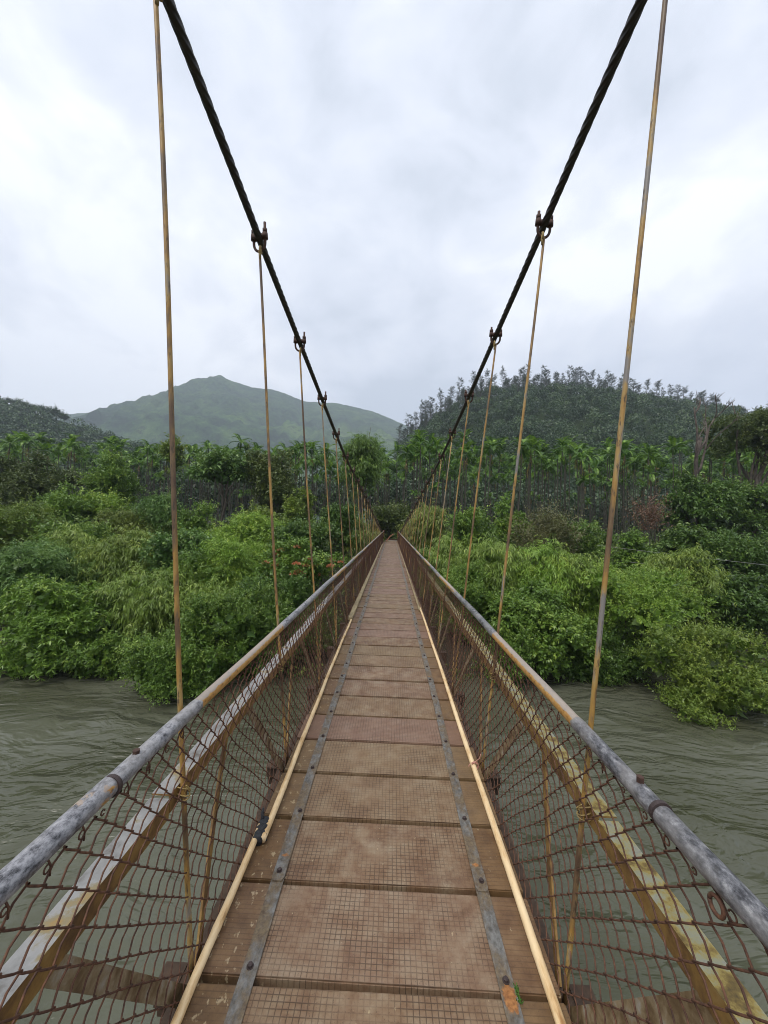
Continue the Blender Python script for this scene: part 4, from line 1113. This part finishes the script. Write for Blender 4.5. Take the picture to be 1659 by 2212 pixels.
while cnt < 262 and tries < 20000:
    tries += 1
    y = 49 + 31 * r_.random() ** 1.15; x = r_.uniform(-1.02, 1.02) * y
    if y < 56 and x < -14: continue
    if abs(x - 0) < 2.5 and y < 56: continue
    if any((x - a) ** 2 + (y - b) ** 2 < 1.35 ** 2 for a, b in pts_used): continue
    pts_used.append((x, y))
    px_off = x / y
    want = 960 - 18 * math.sin(px_off * 3.0) if px_off < 0 else 944
    hmax = (1132 - want) / PF * y + CAMZ + 0.9
    H = hmax * r_.choice([1.04, 0.98, 0.91, 0.82, 0.68, 0.50], p=[0.16, 0.2, 0.2, 0.18, 0.15, 0.11]) * r_.uniform(0.98, 1.03)
    v = int(r_.integers(NV)); sc = H / (palms[v][6] + 1.8)
    sc = min(max(sc, 0.45), 1.32)
    put_palm(x, y, v, sc, r_.uniform(0, 6.28)); cnt += 1
for (px, py, Y, lab) in ((519, 938, 62, 'tallest lone areca palm standing above the left part of the grove'), (320, 950, 60, 'tall areca palm above the grove beside the first left hanger rod'),
                         (1258, 1022, 44, 'short areca palm in front of the grove left of the near right hanger rod'),
                         (1166, 1106, 37, 'very young palm among bushes between the two nearest right hanger rods'),
                         (937, 1040, 47, 'short feathery palm left of the right main cable')):
    p = at(px, py, Y); g = float(ground_z(p[0], Y)); v = 2 if py > 1000 else 3
    put_palm(p[0], Y, v, max(0.22, (p[2] - g) / (palms[v][6] + 2.0)), 1.0, lab, 'areca palms of the grove')
def palm_mass():
    r = np.random.default_rng(5); Vs, Ts, tb = [], [], MB()
    for i in range(400):
        y = 81 + 36 * r.random(); x = r.uniform(-1.05, 1.05) * y; g = float(ground_z(x, y)); v = int(r.integers(NV))
        want = 968 if x < 0 else 950
        H = ((1132 - want) / PF * y + CAMZ) * r.uniform(0.66, 1.0); sc = min(1.5, H / (palms[v][6] + 1.8)); a = r.uniform(0, 6.28)
        V = palms[v][4]; k = np.array([[math.cos(a), -math.sin(a), 0], [math.sin(a), math.cos(a), 0], [0, 0, 1]])
        Vs.append((V @ k.T) * sc + (x, y, g)); Ts.append(palms[v][5])
        tb.tube([(x, y, g), (x + 0.1, y, g + palms[v][6] * sc * 0.5), (x, y, g + palms[v][6] * sc)], [0.1, 0.08, 0.07], 4, False)
    root = empty('palm_grove', (0, 90, 0))
    tag(root, 'back rows of areca palms closing the grove behind', 'palm grove', kind='stuff')
    o = link('crown', foliage_mesh('crown', np.concatenate(Vs) - (0, 90, 0), np.concatenate(Ts), LM['palm']), root); o['kind'] = 'stuff'
    for a in tb.v: a -= (0, 90, 0)
    o = tb.build('trunk', M_ptrunk, root); o['kind'] = 'stuff'
palm_mass()
# dim understorey behind and below the palms
def understorey():
    r = np.random.default_rng(6); n = 900
    y = 46 + 60 * r.random(n); x = r.uniform(-1.05, 1.05, n) * y
    z = ground_z(x, y); Vs, Ts = [], []
    h = r.uniform(0.7, 2.0, n) * np.where(y > 62, 2.0, 1.0) * np.where(r.random(n) < 0.15, 1.7, 1.0); tn = r.random(n)
    for j in range(44):
        d = rdir(r, n); d[:, 2] = np.abs(d[:, 2])
        b = np.stack([x, y, z], -1) + d * np.stack([h * 0.9, h * 0.9, h], -1) * r.uniform(0.4, 1, n)[:, None]
        s = r.uniform(0.35, 0.75, n)
        Vs.append(leaf_quads(b, d + 0.5 * r.normal(size=(n, 3)), np.array((0, 0, 1.0)) + 0.6 * r.normal(size=(n, 3)), s, s * 0.42, 0.15)); Ts.append(0.6 * tn + 0.4 * r.random(n))
    o = link('understorey_plants', foliage_mesh('understorey', np.concatenate(Vs), np.concatenate(Ts), LM['under']))
    tag(o, 'leafy plants covering the ground under the palms', 'undergrowth', kind='stuff')
understorey()

# banana plant
bp = at(1425, 1150, 38); bp[2] = float(ground_z(bp[0], 38))
root = empty('banana_plant', bp); tag(root, 'pale leaved banana plant among right palm trunks', 'banana plant')
r_ = np.random.default_rng(3); Vs, Ts = [], []
for k in range(8):
    az = k * 0.8 + 0.2; n = 9; t_ = np.linspace(0, 1, n); el = R(70) - t_ * R(75)
    p = np.cumsum(np.stack([np.cos(el) * math.cos(az), np.cos(el) * math.sin(az), np.sin(el)], -1) * 0.20, axis=0) + (0, 0, 1.1)
    tg = np.gradient(p, axis=0); s = np.cross(tg, (0, 0, 1.0)); s /= np.linalg.norm(s, axis=1)[:, None]
    wv_ = 0.26 * np.sin(math.pi * np.clip(t_ * 0.9 + 0.08, 0, 1))[:, None]
    for i in range(n - 1):
        Vs.append(np.array([p[i] - s[i] * wv_[i], p[i] + s[i] * wv_[i], p[i+1] + s[i+1] * wv_[i+1], p[i+1] - s[i+1] * wv_[i+1]])); Ts.append(r_.random())
link('leaves', foliage_mesh('leaves', np.concatenate(Vs), np.array(Ts), LM['banana']), root)
mb = MB(); mb.tube([(0, 0, -0.2), (0, 0, 0.7), (0, 0, 1.4)], [0.14, 0.11, 0.07], 8); mb.build('stem', M_shaft, root)

# ------------------------------------------------------------------ woods on the hills
def wood_mass(name, label, zf, x0, x1, y0, y1, n, rad, nq, lq, seed, m, topclip=None):
    r = np.random.default_rng(seed)
    x = r.uniform(x0, x1, n); y = y0 + (y1 - y0) * r.random(n) ** 0.9
    z = zf(x, y); ok = z > -1.5; x, y, z = x[ok], y[ok], z[ok]; n = len(x)
    rr = rad * r.uniform(0.6, 1.35, n) * (1 if topclip is None else np.clip(1.25 - (y - y0) / (y1 - y0) * 0.65, 0.6, 1)); tn = r.random(n); Vs, Ts = [], []
    hh = r.uniform(0.8, 1.5, n)
    for j in range(nq):
        d = rdir(r, n); d[:, 2] = np.where(d[:, 2] < -0.3, -d[:, 2], d[:, 2])
        b = np.stack([x, y, z + rr * 0.9 * hh], -1) + d * rr[:, None] * np.array((1, 1, 1.0)) * np.stack([np.ones(n), np.ones(n), hh], -1) * r.uniform(0.75, 1.0, n)[:, None]
        s = lq * r.uniform(0.6, 1.3, n)
        Vs.append(leaf_quads(b, rdir(r, n), d + 0.5 * r.normal(size=(n, 3)), s, s * 0.55, 0.1)); Ts.append(0.65 * tn + 0.35 * r.random(n))
    o = link(name, foliage_mesh(name, np.concatenate(Vs), np.concatenate(Ts), m))
    return tag(o, label, 'forest', kind='stuff')
wood_mass('hillside_forest', 'dense broadleaf forest covering the right hill', hillr_z, HR[1, 0] - 4, 420, 122, HY - 6, 2500, 4.6, 165, 1.25, 31, LM['wood'], True)
wood_mass('hillside_forest', 'low scrubby forest covering the left hill slope', hilll_z, -520, HL[-1, 0], 165, 372, 3000, 3.2, 46, 2.0, 32, LM['wood'])

wood_mass('forest_edge', 'dark broadleaf trees closing the view behind the palm trunks', lambda x, y: ground_z(x, y) + np.where(x < 12, 9.5, 3.0) * np.random.default_rng(9).random(len(x)), -150, 150, 117, 136, 900, 4.2, 80, 1.3, 33, LM['wood'])

# casuarinas on the ridge of the right hill
def casuarina(seed):
    r = np.random.default_rng(seed); H = 17.0
    tr = MB(); zz = np.linspace(0, H, 12); lean = r.uniform(-0.9, 1.2)
    tp = np.stack([lean * (zz / H) ** 2, 0.5 * np.sin(zz / 5 + seed), zz], -1)
    tr.tube(tp, np.linspace(0.22, 0.03, 12), 6, True)
    Vs, Ts = [], []
    for k in range(78):
        h = H * (0.16 + 0.84 * r.random() ** 0.8); f = h / H
        p = np.array([np.interp(h, zz, tp[:, 0]), np.interp(h, zz, tp[:, 1]), h])
        az = r.uniform(0, 6.28); L = (3.0 - 2.3 * f ** 1.3) * r.uniform(0.35, 1.3) + 0.35
        d = _n((math.cos(az), math.sin(az), r.uniform(0.25, 0.9)))
        q = [p + d * L * s + np.array((0.25 * s * s, 0, 0)) for s in np.linspace(0, 1, 4)]
        tr.tube(q, np.linspace(0.05, 0.015, 4), 4, False)
        n = 20; s = r.uniform(0.25, 1.1, n)[:, None]
        b = p + d * L * s
        ld = d * 0.8 + np.array((0.45, 0, 0.25)) + 0.55 * r.normal(size=(n, 3))
        Vs.append(leaf_quads(b, ld, rdir(r, n), r.uniform(0.5, 1.3, n), np.full(n, 0.085), 0.1)); Ts.append(np.full(n, r.random()) * 0.6 + 0.4 * r.random(n))
    return tr.mesh('trunk', M_bark, smooth=True), foliage_mesh('crown', np.concatenate(Vs), np.concatenate(Ts), LM['casu'])
CAS = [casuarina(s) for s in range(6)]
r_ = np.random.default_rng(12)
tx = [a for a, b in TOPR]; ty = [b for a, b in TOPR]
px = 868.0
while px < 1690:
    for row in range(3):
        Y = HY - 1 - row * r_.uniform(9, 22) + r_.uniform(-2, 2)
        q = px + r_.uniform(-7, 7)
        x = float(at(q, 850, Y)[0]); z = float(hillr_z(np.array([x]), np.array([Y]))[0])
        want = np.interp(q, tx, ty) + (-9 + 30 * r_.random() ** 1.5 if row == 0 else r_.uniform(10, 44))
        H = float(at(q, want, Y)[2]) - z
        sc = min(max(H / 16.0, 0.6), 2.0)
        root = empty('casuarina_tree', (x, Y, z - 0.8)); root.scale = (sc * r_.uniform(0.9, 1.4),) * 2 + (sc,)
        root.rotation_euler = (0, 0, r_.uniform(-0.7, 0.7))
        tag(root, 'wispy casuarina tree on the ridge of the right hill', 'tree', 'casuarinas along the hill ridge')
        tm, cm = CAS[int(r_.integers(6))]
        link('trunk', tm, root); link('crown', cm, root)
    px += r_.uniform(7, 12)
# trees on the skyline of the left hill
BUSH = []
for s in range(3):
    lb = lobes_for(s + 300, (0, 0, 3.6), 2.6, 2.6, 2.6, 7)
    V, T = foliage(s + 300, lb, 'tree', 3.4, 1.0, 2500)
    BUSH.append((wood_mesh(s, (0, 0, -0.5), [l[:3] for l in lb[:4]], 0.18, M_bark, 'trunk'), foliage_mesh('crown', V, T, LM['wood'])))
for q in (18, 30, 44, 52, 66, 75, 86, 97, 106, 117, 124, 133, 141):
    Y = 378; x = float(at(q, 870, Y)[0]); z = float(hilll_z(np.array([x]), np.array([Y]))[0])
    root = empty('hilltop_tree', (x, Y, z - 0.5)); sc = random.uniform(0.9, 1.5); root.scale = (sc, sc, sc * random.uniform(0.9, 1.3)); root.rotation_euler = (0, 0, random.uniform(0, 6))
    tag(root, 'small dark round tree on the skyline of the left hill', 'tree', 'trees on the left skyline')
    tm, cm = BUSH[random.randrange(3)]; link('trunk', tm, root); link('crown', cm, root)

# overhead wires at the right, and a far bird
for lab, pts in (('upper thin overhead wire crossing before the bushes at right edge', [(1290, 1178, 27), (1480, 1201, 25), (1720, 1228, 22)]),
                 ('lower thin overhead wire crossing before the bushes at right edge', [(1360, 1214, 27), (1500, 1232, 25), (1720, 1262, 22)])):
    mb = MB(); P_ = np.array([at(*q) for q in pts])
    tt = np.linspace(0, 2, 30); mb.tube(np.stack([np.interp(tt, [0, 1, 2], P_[:, k]) for k in range(3)], -1), 0.011, 5, True)
    tag(mb.build('overhead_wire', M_galv), lab, 'wire', 'overhead wires')
mb = MB(); c = at(882, 432, 90)
mb.tube([(-0.09, 0, 0), (0.0, 0, 0.0), (0.11, 0, 0.01)], [0.01, 0.045, 0.01], 8)
mb.add([(-0.02, 0, 0.02), (0.04, 0, 0.02), (0.02, 0.16, 0.08), (-0.02, 0.15, 0.08), (-0.02, -0.15, 0.08), (0.02, -0.16, 0.08)], [(0, 1, 2, 3), (0, 4, 5, 1)])
tag(mb.build('bird', M_cable, loc=tuple(c)), 'tiny dark bird flying high in the clouds', 'bird')

# ------------------------------------------------------------------ air
t = NT('haze_air')
pv = t.n('ShaderNodeVolumePrincipled'); pv.inputs['Color'].default_value = (0.80, 0.88, 1.0, 1); pv.inputs['Density'].default_value = 0.00022
pv.inputs['Anisotropy'].default_value = 0.0
t.l(pv.outputs[0], t.out.inputs['Volume'])
mb = MB(); mb.box(-2850, 2850, -70, 2650, -9.4, 900)
hz = mb.build('haze', t.m); tag(hz, 'pale damp air softening the far hills', 'haze', kind='stuff')

# ------------------------------------------------------------------ light
SUN_EL, SUN_AZ = R(58), R(215)     # azimuth from +Y towards +X
w = bpy.data.worlds.new('World'); scene.world = w; w.use_nodes = True
nt = w.node_tree; nt.nodes.clear()
def N(typ, **k):
    nd = nt.nodes.new(typ)
    for a, b in k.items(): setattr(nd, a, b)
    return nd
LK = nt.links.new
out = N('ShaderNodeOutputWorld'); bg = N('ShaderNodeBackground'); LK(bg.outputs[0], out.inputs['Surface'])
sky = N('ShaderNodeTexSky', sky_type='NISHITA'); sky.sun_disc = False; sky.sun_elevation = SUN_EL; sky.sun_rotation = SUN_AZ
tc = N('ShaderNodeTexCoord'); sx = N('ShaderNodeSeparateXYZ'); LK(tc.outputs['Generated'], sx.inputs[0]); smp = N('ShaderNodeMapping'); smp.inputs['Scale'].default_value = (1.0, 1.0, 1.5); LK(tc.outputs['Generated'], smp.inputs['Vector'])
mx = N('ShaderNodeMath', operation='MAXIMUM'); LK(sx.outputs[2], mx.inputs[0]); mx.inputs[1].default_value = 0.0
ad = N('ShaderNodeMath', operation='ADD'); LK(mx.outputs[0], ad.inputs[0]); ad.inputs[1].default_value = 0.42
cmb = N('ShaderNodeCombineXYZ')
for i_ in (0, 1):
    dv = N('ShaderNodeMath', operation='DIVIDE'); LK(sx.outputs[i_], dv.inputs[0]); LK(ad.outputs[0], dv.inputs[1]); LK(dv.outputs[0], cmb.inputs[i_])
def wnoise(scale, detail, rough, off, dist=0.0):
    mp = N('ShaderNodeMapping'); mp.inputs['Location'].default_value = off; LK(smp.outputs[0], mp.inputs['Vector'])
    n_ = N('ShaderNodeTexNoise'); n_.inputs['Scale'].default_value = scale; n_.inputs['Detail'].default_value = detail
    n_.inputs['Roughness'].default_value = rough; n_.inputs['Distortion'].default_value = dist; LK(mp.outputs[0], n_.inputs['Vector']); return n_.outputs['Fac']
def wmath(op, a, b):
    m_ = N('ShaderNodeMath', operation=op)
    for i_, v_ in ((0, a), (1, b)):
        if isinstance(v_, (int, float)): m_.inputs[i_].default_value = v_
        else: LK(v_, m_.inputs[i_])
    return m_.outputs[0]
f1 = wnoise(2.2, 6, 0.50, (3.1, 0.4, 0.7), 0.3)
f2 = wnoise(5.5, 7, 0.55, (0.2, 5.3, 1.9), 0.4)
fm = wmath('ADD', wmath('MULTIPLY', f1, 0.68), wmath('MULTIPLY', f2, 0.32))
cr = N('ShaderNodeValToRGB')
stops = [(0.38, (4.15, 4.5, 5.1)), (0.46, (5.0, 5.3, 5.95)), (0.53, (5.7, 5.93, 6.45)), (0.61, (6.9, 7.05, 7.4))]
while len(cr.color_ramp.elements) < 4: cr.color_ramp.elements.new(0.5)
for e, (p_, c_) in zip(cr.color_ramp.elements, stops): e.position = p_; e.color = (*c_, 1)
LK(fm, cr.inputs['Fac'])
mxc = N('ShaderNodeMix', data_type='RGBA'); mxc.inputs[0].default_value = 0.95
LK(sky.outputs[0], mxc.inputs[6]); LK(cr.outputs[0], mxc.inputs[7])
zr = N('ShaderNodeValToRGB'); LK(mx.outputs[0], zr.inputs['Fac'])
zr.color_ramp.elements[0].position = 0.05; zr.color_ramp.elements[0].color = (0.80, 0.82, 0.86, 1)
zr.color_ramp.elements[1].position = 0.60; zr.color_ramp.elements[1].color = (1.08, 1.08, 1.08, 1)
mz = N('ShaderNodeMix', data_type='RGBA', blend_type='MULTIPLY'); mz.inputs[0].default_value = 1.0
LK(mxc.outputs[2], mz.inputs[6]); LK(zr.outputs['Color'], mz.inputs[7]); LK(mz.outputs[2], bg.inputs['Color']); bg.inputs['Strength'].default_value = 0.1

sl = bpy.data.lights.new('sun', 'SUN'); sl.energy = 1.5; sl.angle = R(26); sl.color = (1.0, 0.96, 0.90)
so = bpy.data.objects.new('sun', sl); COL.objects.link(so)
dv_ = Vector((math.sin(SUN_AZ) * math.cos(SUN_EL), math.cos(SUN_AZ) * math.cos(SUN_EL), math.sin(SUN_EL)))
so.rotation_euler = dv_.to_track_quat('Z', 'Y').to_euler(); so.location = (0, 0, 60)

vs = scene.view_settings
scene.display_settings.display_device = 'sRGB'
vs.view_transform = 'Standard'; vs.look = 'None'; vs.gamma = 1; vs.exposure = 0.74; vs.use_curve_mapping = False
scene.render.engine = 'CYCLES'
scene.render.resolution_x = 768; scene.render.resolution_y = 1024
cy = scene.cycles
cy.max_bounces = 8; cy.diffuse_bounces = 4; cy.glossy_bounces = 3; cy.transmission_bounces = 4; cy.volume_bounces = 1; cy.transparent_max_bounces = 8
cy.use_denoising = True; cy.filter_width = 1.0
try:
    cy.denoising_prefilter = 'ACCURATE'; cy.denoising_input_passes = 'RGB_ALBEDO_NORMAL'
except Exception: pass
cy.use_adaptive_sampling = True; cy.adaptive_threshold = 0.012
